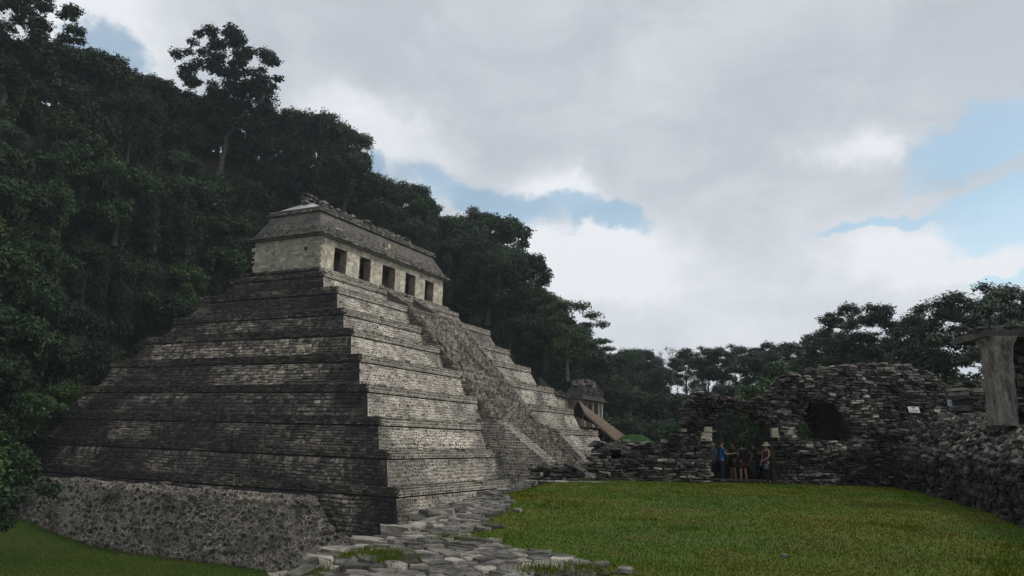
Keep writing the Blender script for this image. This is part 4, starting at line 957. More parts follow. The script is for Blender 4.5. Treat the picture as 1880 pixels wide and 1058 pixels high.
# ------------------------------------------------------------------ hillside
# ridge line seen from the plaza: (photo x, photo y of the canopy, foot range, ridge range)
HILL = [(-260, 30, 76, 128), (0, 95, 78, 130), (130, 110, 84, 134), (300, 165, 100, 142), (480, 225, 114, 152), (620, 265, 122, 160), (700, 345, 122, 160), (800, 405, 120, 160), (880, 425, 118, 158), (960, 520, 116, 156), (1040, 630, 118, 156),
        (1100, 665, 126, 170), (1200, 668, 140, 185), (1300, 680, 150, 200), (1500, 700, 150, 200)]
HAZ = []
for (px, py, r0, r1) in HILL:
    d = _F+_R2*(px-940)/CF+_U2*(529-py)/CF
    HAZ.append((math.atan2(d[0], d[1]), 1.5+r1*d[2]/math.hypot(d[0], d[1])-7.8, r0, r1))
HAZ = np.array(HAZ)
def hill_z(x, y):
    dx, dy = np.asarray(x, float)-CAM[0], np.asarray(y, float)-CAM[1]; a = np.arctan2(dx, dy); r = np.hypot(dx, dy)
    H = np.interp(a, HAZ[:, 0], HAZ[:, 1]); r0 = np.interp(a, HAZ[:, 0], HAZ[:, 2]); r1 = np.interp(a, HAZ[:, 0], HAZ[:, 3])
    t = np.clip((r-r0)/(r1-r0), 0, 1); z = -9.5+(H+9.5)*(t*.75+.25*t*t)
    z = z-np.clip(r-r1-4, 0, 200)*.25
    return z+2.5*(fbm(x*.05, y*.05, 91)-.5)*np.clip(t*3, 0, 1)
ga = np.linspace(HAZ[0, 0], HAZ[-1, 0], 150); gr = np.linspace(70, 260, 80); A, Rr = np.meshgrid(ga, gr, indexing='ij')
X, Y = CAM[0]+Rr*np.sin(A), CAM[1]+Rr*np.cos(A); Z = hill_z(X, Y)
Z = np.where((X > -3) & (X < 53.5) & (Y < 49), -9.6, Z)
idx = np.arange(A.size).reshape(A.shape); F = np.stack([idx[:-1, :-1], idx[1:, :-1], idx[1:, 1:], idx[:-1, 1:]], -1).reshape(-1, 4)
mb = M(); mb.add(np.stack([X, Y, Z], -1).reshape(-1, 3), F); tag(mb.build('hill', MAT['forestfloor'], smooth=True), kind='structure')

# ------------------------------------------------------------------ trees
def leafcloud(mb, c, r, n, size, rng, shell=.45, flat=1., up=.5, droop=0., tone=1.):
    """n leaf-sized faces spread through the outer part of an ellipsoid"""
    d = rng.normal(size=(n, 3)); d /= np.linalg.norm(d, axis=1, keepdims=True)
    rr = (shell+(1-shell)*rng.random(n)**.6)
    lump = .8+.4*np.sin(d[:, 0]*5+c[0])*np.sin(d[:, 1]*5+c[1])*np.cos(d[:, 2]*4+c[2])
    p = np.asarray(c)+d*(rr*lump)[:, None]*np.array(r)
    nrm = d*.6+np.array([0, 0, up])+rng.normal(size=(n, 3))*.45; nrm /= np.linalg.norm(nrm, axis=1, keepdims=True)
    t = rng.normal(size=(n, 3)); t[:, 2] -= droop*2; t -= nrm*(t*nrm).sum(1, keepdims=True); t /= np.linalg.norm(t, axis=1, keepdims=True)
    b = np.cross(nrm, t); s = size*rng.uniform(.6, 1.35, n)[:, None]; w_ = rng.uniform(.35, .6, n)[:, None]
    V = np.stack([p-t*s, p+b*s*w_, p+t*s, p-b*s*w_], 1).reshape(-1, 3)
    mb.add(V, np.arange(n*4).reshape(-1, 4), tone=tone)
def limb(mb, a, b, ra, rb, rng, sag=.12, k=5, seg=4):
    a, b = np.asarray(a, float), np.asarray(b, float); L = np.linalg.norm(b-a); o = rng.normal(size=3)*L*.06
    pts = []; 
    for i in range(seg+1):
        t = i/seg; p = a+(b-a)*t; p = p+o*math.sin(math.pi*t); p[2] += -sag*L*math.sin(math.pi*t)*.5+(sag*L*.0); pts.append(p)
    mb.tube(pts, [ra+(rb-ra)*i/seg for i in range(seg+1)], k=k, cap=False); return pts
def make_tree(name, lobes, H0, tr, leaf, leafm, barkm, rng, nleaf, twigs=0, shell=.4, up=.5, droop=0., trunk_top=None, lean=(0, 0), vines=0, bare=False):
    root = empty(name); t = M(); cr = M()
    top = trunk_top or H0
    tp = [np.array([lean[0]*i/6, lean[1]*i/6, top*i/6])+(rng.normal(size=3)*[.12, .12, 0] if i else 0) for i in range(7)]
    t.tube(tp, [tr*(1.25 if i == 0 else 1-.09*i) for i in range(7)], k=8, cap=False)
    nodes = [(p, tr*(1-.09*i)) for i, p in enumerate(tp) if i >= 2]
    order = sorted(lobes, key=lambda l: math.hypot(l[0][0], l[0][1])+abs(l[0][2]-top)*.5)
    for (c, r) in order:
        c = np.asarray(c, float); best = min(nodes, key=lambda n_: np.linalg.norm(n_[0]-c)+(3 if n_[0][2] > c[2]-.3*r[2] else 0)+.0)
        ra = best[1]*.62; pts = limb(t, best[0], c-np.array([0, 0, r[2]*.3]), ra, max(.03, ra*.35), rng)
        for i in range(1, 5): nodes.append((pts[i], ra+(max(.03, ra*.35)-ra)*i/4))
        for _ in range(twigs):
            d = rng.normal(size=3); d[2] = abs(d[2])*.6+.1; d /= np.linalg.norm(d); e_ = c+d*np.array(r)*rng.uniform(.6, 1.0)
            limb(t, pts[3], e_, max(.03, ra*.3), .015, rng, k=4, seg=3)
        if not bare: leafcloud(cr, c, r, int(nleaf*r[0]*r[1]*rng.uniform(.8, 1.2)), leaf, rng, shell=shell, up=up, droop=droop)
    for _ in range(vines):
        l = lobes[rng.integers(len(lobes))]; c = np.array(l[0]); a = rng.uniform(0, 6.28); x, y = c[0]+math.cos(a)*l[1][0]*.9, c[1]+math.sin(a)*l[1][1]*.9; L = rng.uniform(1.2, max(1.4, min(7, c[2]))); n_ = int(L*26)
        z = c[2]-rng.random(n_)*L; k_ = np.stack([x+rng.normal(0, .22, n_), y+rng.normal(0, .22, n_), z], 1); s = leaf*rng.uniform(.5, 1.1, n_)[:, None]
        tt = np.tile([0, 0, 1.], (n_, 1))+rng.normal(size=(n_, 3))*.35; bb = rng.normal(size=(n_, 3)); bb[:, 2] *= .2; bb /= np.linalg.norm(bb, axis=1, keepdims=True)
        cr.add(np.stack([k_-tt*s, k_+bb*s*.5, k_+tt*s, k_-bb*s*.5], 1).reshape(-1, 3), np.arange(n_*4).reshape(-1, 4))
    t.build('trunk', barkm, root, smooth=True)
    if not bare: cr.build('crown', leafm, root)
    return root
def dome(rng, R, H0, n, rl, flat=.75, hang=.0):
    L = []
    for i in range(n):
        a = 2.4*i+rng.uniform(-.3, .3); u = (i+.5)/n; rad = R*math.sqrt(u)*rng.uniform(.8, 1.12); z = H0+R*flat*math.sqrt(max(0, 1-min(1, u)))*rng.uniform(.75, 1.15)-hang*u*R
        r = rl*rng.uniform(.75, 1.25); L.append(((math.cos(a)*rad, math.sin(a)*rad, z), (r, r, r*.75)))
    return L
rng = np.random.default_rng(5)
PROT = {}
L1 = dome(rng, 3.6, 7.0, 13, 1.9)+[((rng.uniform(-2.5, 2.5), rng.uniform(-2.5, 2.5), rng.uniform(2.8, 5.8)), (1.5, 1.5, 1.4)) for _ in range(6)]
PROT['a'] = make_tree('jungle_tree', L1, 7, .32, .19, MAT['leafdark'], MAT['bark'], rng, 230, vines=14)
L2 = dome(rng, 4.2, 6.0, 16, 1.7, .9)+[((rng.uniform(-3, 3), rng.uniform(-3, 3), rng.uniform(2.2, 5)), (1.6, 1.6, 1.5)) for _ in range(8)]
PROT['b'] = make_tree('jungle_tree', L2, 7, .35, .24, MAT['leafdark'], MAT['bark'], rng, 170, vines=10)
L3 = dome(rng, 3.0, 8.6, 12, 1.45, 1.0)+[((rng.uniform(-2, 2), rng.uniform(-2, 2), rng.uniform(3, 7)), (1.2, 1.2, 1.2)) for _ in range(7)]
PROT['c'] = make_tree('jungle_tree', L3, 8, .3, .17, MAT['leafdark'], MAT['bark'], rng, 260, vines=8)
L4 = dome(rng, 3.3, 7.5, 10, 1.7, .7)+[((math.cos(a)*3, math.sin(a)*3, z), (1.3, 1.3, 1.8)) for a, z in [(rng.uniform(0, 6.3), rng.uniform(1.5, 6.5)) for _ in range(14)]]
PROT['v'] = make_tree('vine_tree', L4, 7, .3, .15, MAT['leafvine'], MAT['bark'], rng, 300, vines=46, droop=.8, up=.1)
L5 = dome(rng, 3.4, 6.4, 14, 1.4, .8)+[((rng.uniform(-2.5, 2.5), rng.uniform(-2.5, 2.5), rng.uniform(2.5, 5.5)), (1.3, 1.3, 1.1)) for _ in range(6)]
PROT['l'] = make_tree('jungle_tree', L5, 6.4, .26, .22, MAT['leaflight'], MAT['bark'], rng, 190, vines=4)
L6 = dome(rng, 1.5, .9, 8, .75, .9)+[((rng.uniform(-1, 1), rng.uniform(-1, 1), .5), (.7, .7, .5)) for _ in range(4)]
PROT['s'] = make_tree('bush', L6, .9, .07, .11, MAT['leaflight'], MAT['bark'], rng, 420)
PROT['sd'] = make_tree('bush', L6, .9, .07, .12, MAT['leafdark'], MAT['bark'], rng, 380)
def layered(rng, R, z0, z1, n, rl, th=.5, base=.25):
    L = []
    for i in range(n):
        a = rng.uniform(0, 6.28); u = rng.random()**.6; z = z0+(z1-z0)*rng.random(); k = (z-z0)/(z1-z0); Rm = R*(base+(1-base)*math.sin(math.pi*min(1, .25+.65*k)))
        r = rl*rng.uniform(.7, 1.3); L.append(((math.cos(a)*Rm*u, math.sin(a)*Rm*u, z), (r, r, r*th)))
    return L
# open spreading crowns on visible limbs
PROT['u'] = make_tree('spreading_tree', layered(rng, 5.2, 4.2, 9.0, 60, 1.1), 4.5, .24, .13, MAT['leafgrey'], MAT['palebark'], rng, 250, twigs=4, shell=.1, up=1.)
PROT['u2'] = make_tree('spreading_tree', layered(rng, 4.6, 4.4, 11.0, 74, 1.0, .5), 5, .22, .13, MAT['leafgrey'], MAT['palebark'], rng, 240, twigs=4, shell=.1, up=1.)
PROT['o'] = make_tree('open_tree', layered(rng, 5.4, 4.2, 8.8, 40, .85, .35, .15), 3.6, .17, .10, MAT['leafgrey'], MAT['palebark'], rng, 230, twigs=7, shell=.05, up=.8)
# the tall tree on the skyline: limbs fanning up and out from the left, dense right side
Lt = layered(rng, 7.2, 7.5, 15.5, 105, .95, .6, .3)+[((rng.uniform(.5, 4.5), rng.uniform(-2, 2), rng.uniform(3.0, 10.5)), (1.7, 1.7, 1.6)) for _ in range(16)]
PROT['t'] = make_tree('tall_tree', Lt, 6, .36, .17, MAT['leafdark'], MAT['bark'], rng, 230, twigs=3, shell=.15, up=.8, lean=(1., 0))
PROT['e'] = make_tree('bare_tree', layered(rng, 3.6, 3.4, 6.6, 34, .8, .6, .2), 3, .12, .1, None, MAT['palebark'], rng, 0, twigs=7, bare=True)
PROT['f'] = make_tree('flat_tree', [((-2.4, 0, 8.6), (1.7, 1.6, .7)), ((-.8, .5, 9.3), (2.0, 1.7, .7)), ((1.2, -.3, 9.0), (1.8, 1.7, .75)), ((2.9, .2, 8.0), (1.6, 1.5, .7)), ((4.0, -.2, 6.9), (1.3, 1.2, .6)), ((2.2, .6, 6.9), (1.4, 1.3, .4)), ((-1.6, -.5, 7.3), (1.3, 1.2, .4)),
                                      ((3.9, .3, 4.9), (1.6, 1.4, .5)), ((2.6, -.4, 4.4), (1.7, 1.5, .6)), ((4.7, 0, 4.0), (1.2, 1.1, .4)), ((.6, .2, 5.4), (1.6, 1.5, .8)), ((-1, 0, 4.4), (2, 1.8, 1.2)), ((1, 0, 3.2), (2.3, 2, 1.3))], 6.2, .2, .15, MAT['leaflight'], MAT['palebark'], rng, 250, twigs=5, shell=.05, up=.8)
used_ = set()
def plant(kind, x, y, z, s, rz, label, cat='tree', group=None, sz=None, name=None):
    r = PROT[kind]
    if kind in used_:
        o = r.copy(); COL.objects.link(o)
        for ch in list(r.children):
            c = ch.copy(); COL.objects.link(c); c.parent = o
    else: o = r; used_.add(kind)
    o.location = (x, y, z); o.rotation_euler = (0, 0, rz); o.scale = (s, s, sz or s)
    for k_ in ('label', 'category', 'group'):
        if k_ in o: del o[k_]
    tag(o, label, cat, group); return o
rr = np.random.default_rng(12)
# trees standing one beside another over the hillside
JL = {'a': 'leafy dark jungle tree in the dense canopy covering the hill', 'b': 'leafy dark jungle tree in the dense canopy covering the hill', 'c': 'leafy dark jungle tree in the dense canopy covering the hill',
      'v': 'vine draped tree with hanging creepers on the jungle hill', 'l': 'lighter green jungle tree showing among the dark canopy of the hill'}
pts = []; cnt = 0
for _ in range(9000):
    a = rr.uniform(HAZ[0, 0]+.10, HAZ[12, 0]); r = rr.uniform(76, 190); r0 = np.interp(a, HAZ[:, 0], HAZ[:, 2]); r1 = np.interp(a, HAZ[:, 0], HAZ[:, 3])
    if r < r0 or r > r1+5: continue
    x, y = CAM[0]+r*math.sin(a), CAM[1]+r*math.cos(a)
    if x < 53.5 and x > -4 and y < 49.5: continue
    if x > 48 and y < 14 and r < 128: continue
    sp = 4.4 if r > r1-25 else 5.2
    if any((x-p[0])**2+(y-p[1])**2 < sp*sp for p in pts): continue
    pts.append((x, y, a, r))
for (x, y, a, r) in pts:
    k = rr.choice(['a', 'b', 'c', 'v', 'l'], p=[.28, .26, .2, .17, .09]); s = rr.uniform(.85, 1.3)
    r0 = np.interp(a, HAZ[:, 0], HAZ[:, 2]); r1 = np.interp(a, HAZ[:, 0], HAZ[:, 3]); t_ = (r-r0)/(r1-r0); px_ = 940+CF*math.tan(a-CYA)
    zone = ('far left' if px_ < 230 else 'left of the temple' if px_ < 500 else 'behind the temple' if px_ < 800 else 'right of the temple' if px_ < 985 else 'above the small temple')
    band = 'upper' if t_ > .66 else 'middle' if t_ > .33 else 'lower'
    kd = {'v': 'vine draped tree', 'l': 'lighter green tree'}.get(k, 'dark leafy tree')
    plant(k, x, y, float(hill_z(x, y))-1.2, s, rr.uniform(0, 6.28), f'{kd} in the canopy of the {band} hillside, {zone}', 'tree', f'{kd}s of the {band} hillside, {zone}')
print('jungle', len(pts))
def top_plant(kind, px, py, r, s, ht, label, rz=None, cat='tree', group=None, sz=None):
    """a tree whose top (ht metres above its foot at scale 1) reaches photo pixel px,py at range r"""
    p = at_r(px, py, r); return plant(kind, p[0], p[1], p[2]-ht*(sz or s), s, rz if rz is not None else rr.uniform(0, 6.28), label, cat, group, sz)
VA = -CYA   # a tree's +x turned to the photo's right
top_plant('t', 430, 66, 140, 1.7, 16.0, 'tall open-crowned tree standing above the ridge, its limbs fanning to the left', rz=VA)
top_plant('t', 40, -40, 122, 1.5, 16.0, 'tallest dark tree at the top left corner, loose foliage against bright cloud', rz=VA+2.2)
top_plant('v', 590, 208, 150, 1.9, 10.6, 'big square-topped tree wrapped in vines on the ridge left of the temple')
top_plant('c', 655, 235, 150, 1.1, 13.0, 'ragged feathery tree right of the square vine-covered tree on the ridge')
top_plant('b', 915, 396, 138, 1.3, 10.8, 'round dark tree bulging on the skyline right of the temple', sz=1.3)
top_plant('v', 940, 450, 132, 1.3, 10.6, 'vine curtained tree dropping steeply to the plain right of the temple', sz=1.9)
top_plant('v', 870, 425, 134, 1.4, 10.6, 'vine curtained dark tree just behind the right end of the temple', sz=1.8)
top_plant('a', 780, 362, 145, .8, 10.8, 'small crown rising on the skyline above the right end of the temple roof')
top_plant('c', 975, 520, 128, .8, 13.0, 'dark tree between the round skyline tree and the flat-topped one', sz=.9)
top_plant('f', 1045, 553, 112, 1.25, 9.6, 'flat-topped light green tree with layered branches against the sky', rz=VA)
top_plant('b', 1010, 590, 118, 1.0, 10.8, 'dark bushy tree under the flat-topped light tree')
top_plant('a', 985, 575, 118, 1.0, 10.8, 'dark tree left of the flat-topped light tree')
top_plant('c', 1150, 640, 165, .95, 13.0, 'pointed dark tree on the low skyline right of the small temple')
top_plant('e', 1235, 628, 150, 1.15, 7.4, 'leafless pale tree between the far woods and the broad dark trees')
for i, (px, py, r, k) in enumerate([(640, 285, 148, 'b'), (690, 328, 150, 'a'), (735, 355, 148, 'c'), (775, 378, 148, 'b'), (820, 398, 146, 'a'), (855, 408, 144, 'b'), (890, 425, 142, 'v'), (965, 470, 132, 'b'), (985, 530, 128, 'a'), (1015, 575, 124, 'b'), (1040, 600, 120, 'v'), (1075, 632, 124, 'a'),
                                   (700, 370, 138, 'v'), (760, 405, 136, 'v'), (830, 440, 134, 'v'), (900, 470, 126, 'a')]):
    top_plant(k, px, py, r, 1.15, 10.6, 'dark tree on the falling skyline between the ridge and the small temple', group='trees of the falling skyline')
for i, (px, py, r, k) in enumerate([(150, 95, 138, 'a'), (215, 120, 140, 'b'), (290, 145, 142, 'a'), (350, 175, 142, 'b'), (500, 205, 150, 'a'), (545, 205, 150, 'v'), (625, 230, 150, 'v'), (250, 175, 128, 'v'), (170, 260, 118, 'b'), (230, 300, 116, 'a'), (300, 320, 120, 'v'), (360, 330, 124, 'b')]):
    top_plant(k, px, py, r, 1.15, 10.6, 'dark tree on the ridge line between the two tallest trees', group='trees of the ridge line')
# woods behind the ruined walls
FW = 'dark leafy tree in the misty woods beyond the archway'
for i, (px, py, r) in enumerate([(1125, 668, 170), (1180, 662, 178), (1215, 672, 160), (1260, 662, 172), (1300, 668, 180), (1130, 700, 150), (1175, 710, 145), (1215, 718, 140), (1255, 720, 138), (1300, 722, 132), (1345, 700, 130), (1390, 706, 128), (1430, 700, 140), (1340, 740, 110), (1380, 755, 100), (1300, 760, 112), (1420, 760, 105),
                                   (1230, 765, 120), (1180, 765, 128), (1150, 760, 135), (1470, 720, 110), (1510, 740, 95), (1560, 720, 105)]):
    k = rr.choice(['a', 'b', 'c', 'v']); top_plant(k, px, py, r, rr.uniform(.9, 1.25), 11.0, FW, group='trees of the misty woods beyond the archway')
ML = 'broad dark tree with layered branches rising behind the gateway wall'
for i, (px, py, r, k, s, ht) in enumerate([(1290, 634, 120, 'u', 1.0, 9.2), (1350, 630, 118, 'u', 1.1, 9.2), (1420, 628, 112, 'u2', 1.0, 11.2), (1480, 622, 108, 'u', 1.1, 9.2), (1395, 640, 104, 'u', .9, 9.2)]):
    top_plant(k, px, py, r, s, ht, ML, group='layered trees behind the gateway')
for (px, py, r, k, s, ht, lb) in [(1570, 556, 84, 'u2', 1.05, 11.2, 'large spreading tree with a domed crown above the highest part of the gateway wall'),
                                  (1640, 562, 82, 'u2', 1.0, 11.2, 'spreading dark tree just right of the domed tree behind the gateway wall'),
                                  (1535, 600, 90, 'u', 1.0, 9.2, 'wide low spreading tree left of the domed tree'),
                                  (1700, 580, 74, 'o', 1.0, 9.2, 'thin open tree with bare pale limbs and wispy foliage left of the pillar'),
                                  (1740, 545, 76, 'o', 1.15, 9.2, 'airy tall tree with bright sky between its branches beside the pillar'),
                                  (1820, 516, 70, 'u', 1.2, 9.2, 'dark flat-crowned tree directly above the pillar roof'),
                                  (1870, 535, 60, 'u2', .9, 11.2, 'dark crown behind the roof slab at the right edge')]:
    top_plant(k, px, py, r, s, ht, lb)
for (px, py, r, k) in [(1500, 650, 92, 'b'), (1560, 640, 86, 'b'), (1620, 650, 84, 'a'), (1670, 640, 80, 'b'), (1450, 665, 98, 'b'), (1590, 655, 80, 'v')]:
    top_plant(k, px, py, r, rr.uniform(.85, 1.05), 10.9, 'rounded bushy tree filling in below the spreading crowns behind the gateway', group='bushy trees behind the gateway')
for (px, py, r) in [(1400, 690, 70), (1720, 680, 62), (1760, 678, 60), (1790, 682, 58), (1430, 720, 66), (1490, 735, 60)]:
    top_plant('l', px, py, r, .75, 10.2, 'bright green low tree seen just over the ruined walls', group='bright low trees over the walls')
# bushes and creepers at the left end of the pyramid
for (px, py, r, s, k, lb) in [(-40, 785, 62, 1.4, 's', 'large light green bush hanging over the left end of the pyramid base'), (-60, 810, 60, 1.8, 's', 'light green bush at the left edge beside the pyramid'), (25, 830, 66, 1.1, 'sd', 'leafy bush leaning against the lowest terrace'),
                              (120, 708, 88, 1.35, 's', 'bright green creeper mound on the end of the fourth terrace'), (75, 730, 84, 1.5, 's', 'bright green shrub on the left end of the third terrace'), (30, 745, 84, 1.5, 'sd', 'dark bush beside the left end of the terraces'),
                              (15, 850, 66, 1.8, 'sd', 'dark low bush at the foot of the leftmost trees'), (0, 900, 60, 1.2, 'sd', 'small dark bush on the low grass at the left edge')]:
    top_plant(k, px, py, r, s, 2.2, lb, cat='bush')
for (px, py, r, s, k, lb) in [(10, 560, 86, 1.0, 'b', 'leafy dark tree at the left edge, halfway up the photo'), (-20, 640, 80, 1.0, 'a', 'dark tree at the left edge just above the hanging bushes'), (40, 690, 88, .9, 'v', 'vine draped tree behind the bright creeper mound at the left end of the terraces'),
                             (0, 420, 92, 1.1, 'l', 'lighter green tree at the left edge, level with the temple'), (100, 640, 92, 1., 'c', 'slender dark tree standing behind the upper left end of the terraces'), (-10, 300, 100, 1.1, 'l', 'lighter green tree at the left edge, higher than the temple roof')]:
    top_plant(k, px, py, r, s, 11, lb)
for k_ in PROT:
    if k_ not in used_:
        o = PROT[k_]
        for c in list(o.children): bpy.data.objects.remove(c)
        bpy.data.objects.remove(o)

# ------------------------------------------------------------------ damp air
mh, N, b = new_mat('haze'); nt = mh.node_tree; nt.nodes.remove(b); out = nt.nodes['Material Output']
pv = nt.nodes.new('ShaderNodeVolumePrincipled'); pv.inputs['Density'].default_value = HAZE_D; pv.inputs['Color'].default_value = (.86, .92, 1, 1); pv.inputs['Anisotropy'].default_value = .2
nt.links.new(pv.outputs[0], out.inputs['Volume'])
if HAZE_D > 0:
    mb = M(); mb.box((-420, -420, -13), (420, 420, 90)); tag(mb.build('haze', mh), kind='stuff')
# ------------------------------------------------------------------ small temple and thatched stair cover beyond the pyramid
rng = np.random.default_rng(77)
def plate(mb, x0, x1, y, z0, z1, h, w, depth, gap, tone, mat): 
    c = rowcells(x1-x0, z1-z0, h, w, rng, .04); stones5(mb, np.array([x0, y, z0]), np.array([1., 0, 0]), np.array([0, 0, 1.]), np.array([0, -1., 0]), c, depth, gap, rng, tone=tone*rng.uniform(.5, 1.3, len(c)), mat=mat)
t2 = empty('small_temple', (62, 12, 5)); tag(t2, 'small distant temple with a domed dark roof behind the right end of the pyramid', 'temple')
mb = M(); mb.box((58.3, 10.2, 3.5), (67.2, 12.4, 7.45), mat=0, tone=.3)
for x, t_ in ((58.3, .35), (62.6, .4), (65.0, .45), (66.6, .75)): mb.box((x, 9.95, 3.6), (x+.5, 10.25, 7.42), mat=0, tone=t_)
for x in (59.4, 61.6, 64.1): mb.box((x, 10.05, 5.2), (x+1.0, 10.22, 6.9), mat=2)  # black boxes on the wall face paint the shade of its openings
mb.build('wall', [MAT['plaster'], MAT['roofstone'], MAT['black']], t2)
mb = M(); frus(mb, (57.9, 9.5, 67.7, 12.8, 7.45), (58.2, 9.8, 67.4, 12.5, 7.75), 0, .3)
frus(mb, (58.1, 9.7, 67.5, 12.6, 7.75), (59.1, 10.6, 66.6, 11.9, 9.5), 0, .3); plate(mb, 58.3, 66.9, 9.95, 7.8, 9.4, .3, .5, .15, .05, .42, 0)
n_ = 60; q0 = np.zeros(n_); P = np.c_[rng.uniform(59, 66.4, n_), rng.uniform(10.6, 12, n_), 9.4+rng.uniform(-.1, .55, n_)]; P[:, 2] += .5*np.sin((P[:, 0]-59)/7.4*math.pi)
rocks(mb, P, np.c_[rng.uniform(.3, .7, n_), q0, q0], np.c_[q0, rng.uniform(.3, .6, n_), q0], np.c_[q0, q0, rng.uniform(.12, .3, n_)], rng, tone=rng.uniform(.4, 1., n_)); mb.build('roof', MAT['roofstone'], t2)
pl = empty('temple_platform', (60, 10, -3)); tag(pl, 'stepped stone platform under the small distant temple', 'platform')
for i, (x0, x1, y, z0, z1) in enumerate([(47, 69, 8.8, 2.4, 3.5), (45, 72, 7.2, .6, 2.45), (43, 75.5, 5.4, -1.4, .65), (41, 79, 3.6, -7, -1.35)]):
    mb = M(); mb.box((x0, y, z0-.3), (x1, 22, z1), mat=1, tone=.8); plate(mb, x0, x1, y, z0, z1, .35, .6, .12, .05, .5, 0); mb.build('terrace', [MAT['left'], MAT['leftmortar']], pl)
gw = empty('gallery_wall', (57, 12, 5)); tag(gw, 'long pale stained wall with a dark coping running from the pyramid to the small temple', 'wall')
mb = M(); mb.hexa([(50.5, 12, 3.5), (58.2, 12, 3.5), (58.2, 13, 3.5), (50.5, 13, 3.5), (50.5, 12, 8.0), (58.2, 12, 7.45), (58.2, 13, 7.45), (50.5, 13, 8.0)], tone=.75); mb.build('wall', MAT['plaster'], gw)
mb = M(); mb.hexa([(50.2, 11.6, 7.98), (58.4, 11.6, 7.43), (58.4, 13.4, 7.43), (50.2, 13.4, 7.98), (50.2, 11.7, 8.35), (58.4, 11.7, 7.75), (58.4, 13.3, 7.75), (50.2, 13.3, 8.35)], tone=.4)
n_ = 60; q0 = np.zeros(n_); x = rng.uniform(46, 58.2, n_); P = np.c_[x, rng.uniform(11.7, 13, n_), 8.35-(x-50.2)*.073+rng.uniform(-.05, .2, n_)*1]
rocks(mb, P, np.c_[rng.uniform(.2, .5, n_), q0, q0], np.c_[q0, rng.uniform(.2, .4, n_), q0], np.c_[q0, q0, rng.uniform(.1, .2, n_)], rng, tone=rng.uniform(.3, .8, n_)); mb.build('coping', MAT['roofstone'], gw)
# dark masonry of the stair wall rising towards the gallery wall
mb = M(); mb.hexa([(46, 11, 2.5), (51, 11, 2.5), (51, 15, 2.5), (46, 15, 2.5), (46, 11, 9.6), (51, 11, 8.1), (51, 15, 8.1), (46, 15, 9.8)], mat=1); c = rowcells(5, 5, .3, .5, rng)
stones5(mb, np.array([46, 11, 3.]), np.array([1., 0, 0]), np.array([0, 0, 1.]), np.array([0, -1., 0]), c, .12, .05, rng, tone=rng.uniform(.3, .9, len(c))); mb.build('stair_wall', [MAT['left'], MAT['leftmortar']], gw)
th = empty('thatched_stair_cover', (50, 5, 1)); tag(th, 'long sloping brown palm thatch roof on posts covering a stairway beside the pyramid', 'thatched roof')
A0 = at(1061, 736, 1, 7.2); A1 = at(1166, 813, 1, 6.6); L0 = at(1072, 756, 1, 5.6); L1 = at(1145, 821, 1, 5.0); R_ = A0*2-L0; R0_ = A0+(A0-L0)*np.array([1, 1, -1]); R1_ = A1+(A1-L1)*np.array([1, 1, -1])
mb = M(); nU_, nV_ = 46, 9
for (a0, a1, b0, b1) in ((L0, L1, A0, A1), (A0, A1, R0_, R1_)):
    V = []
    for i in range(nU_):
        for j in range(nV_):
            u, v = i/(nU_-1), j/(nV_-1); p = (a0*(1-u)+a1*u)*(1-v)+(b0*(1-u)+b1*u)*v; p = p+np.array([0, 0, .10*math.sin(math.pi*v)+rng.uniform(-.04, .04)]); V.append(p)
    F = [(i*nV_+j, (i+1)*nV_+j, (i+1)*nV_+j+1, i*nV_+j+1) for i in range(nU_-1) for j in range(nV_-1)]; mb.add(V, F, tone=rng.uniform(.85, 1.15, len(V)))
    V2 = [v-np.array([0, 0, .22]) for v in V]; mb.add(V2, F, tone=.5)
# shaggy eave: hanging palm strips
n_ = 900; u = rng.random(n_); P = L0[None]*(1-u)[:, None]+L1[None]*u[:, None]; ln = rng.uniform(.15, .4, n_); w_ = .05; dv_ = (L1-L0)/np.linalg.norm(L1-L0)
V = np.stack([P-dv_*w_+[0, 0, .05], P+dv_*w_+[0, 0, .05], P+dv_*w_*.5-np.c_[np.full(n_, .1), np.full(n_, .1), ln], P-dv_*w_*.5-np.c_[np.full(n_, .1), np.full(n_, .1), ln]], 1).reshape(-1, 3); mb.add(V, np.arange(n_*4).reshape(-1, 4), tone=rng.uniform(.5, 1.1, n_*4)); mb.build('thatch', MAT['thatch'], th)
for t_ in (.02, .16, .32, .5, .68, .86):
    p = L0*(1-t_)+L1*t_+np.array([.25, .3, 0]); q_ = R0_*(1-t_)+R1_*t_-np.array([.25, .3, 0])
    for s_ in (p, q_):
        mb = M(); mb.tube([s_+[0, 0, .1], s_-[0, 0, 2.6]], [.09, .1], 7); mb.build('post', MAT['wood'], th)
mb = M(); mb.hexa([L0+[0, .6, -2.4], L1+[0, .6, -2.2], L1+[.5, 3.4, -2.2], L0+[.5, 3.4, -2.4], L0+[0, .6, -1.5], L1+[0, .6, -1.4], L1+[.5, 3.4, -1.4], L0+[.5, 3.4, -1.5]], tone=.8)
st_ = M(); 
for i in range(16):
    u = (i+.5)/16; c = (L0*(1-u)+L1*u)+np.array([.2, .9, -1.75]); st_.hexa([c+[-.5, 0, -3.5], c+[.5, 0, -3.5], c+[.5, 3, -3.5], c+[-.5, 3, -3.5], c+[-.5, 0, 0], c+[.5, 0, 0], c+[.5, 3, 0], c+[-.5, 3, 0]], tone=.7)
st_.build('steps', MAT['left'], th)
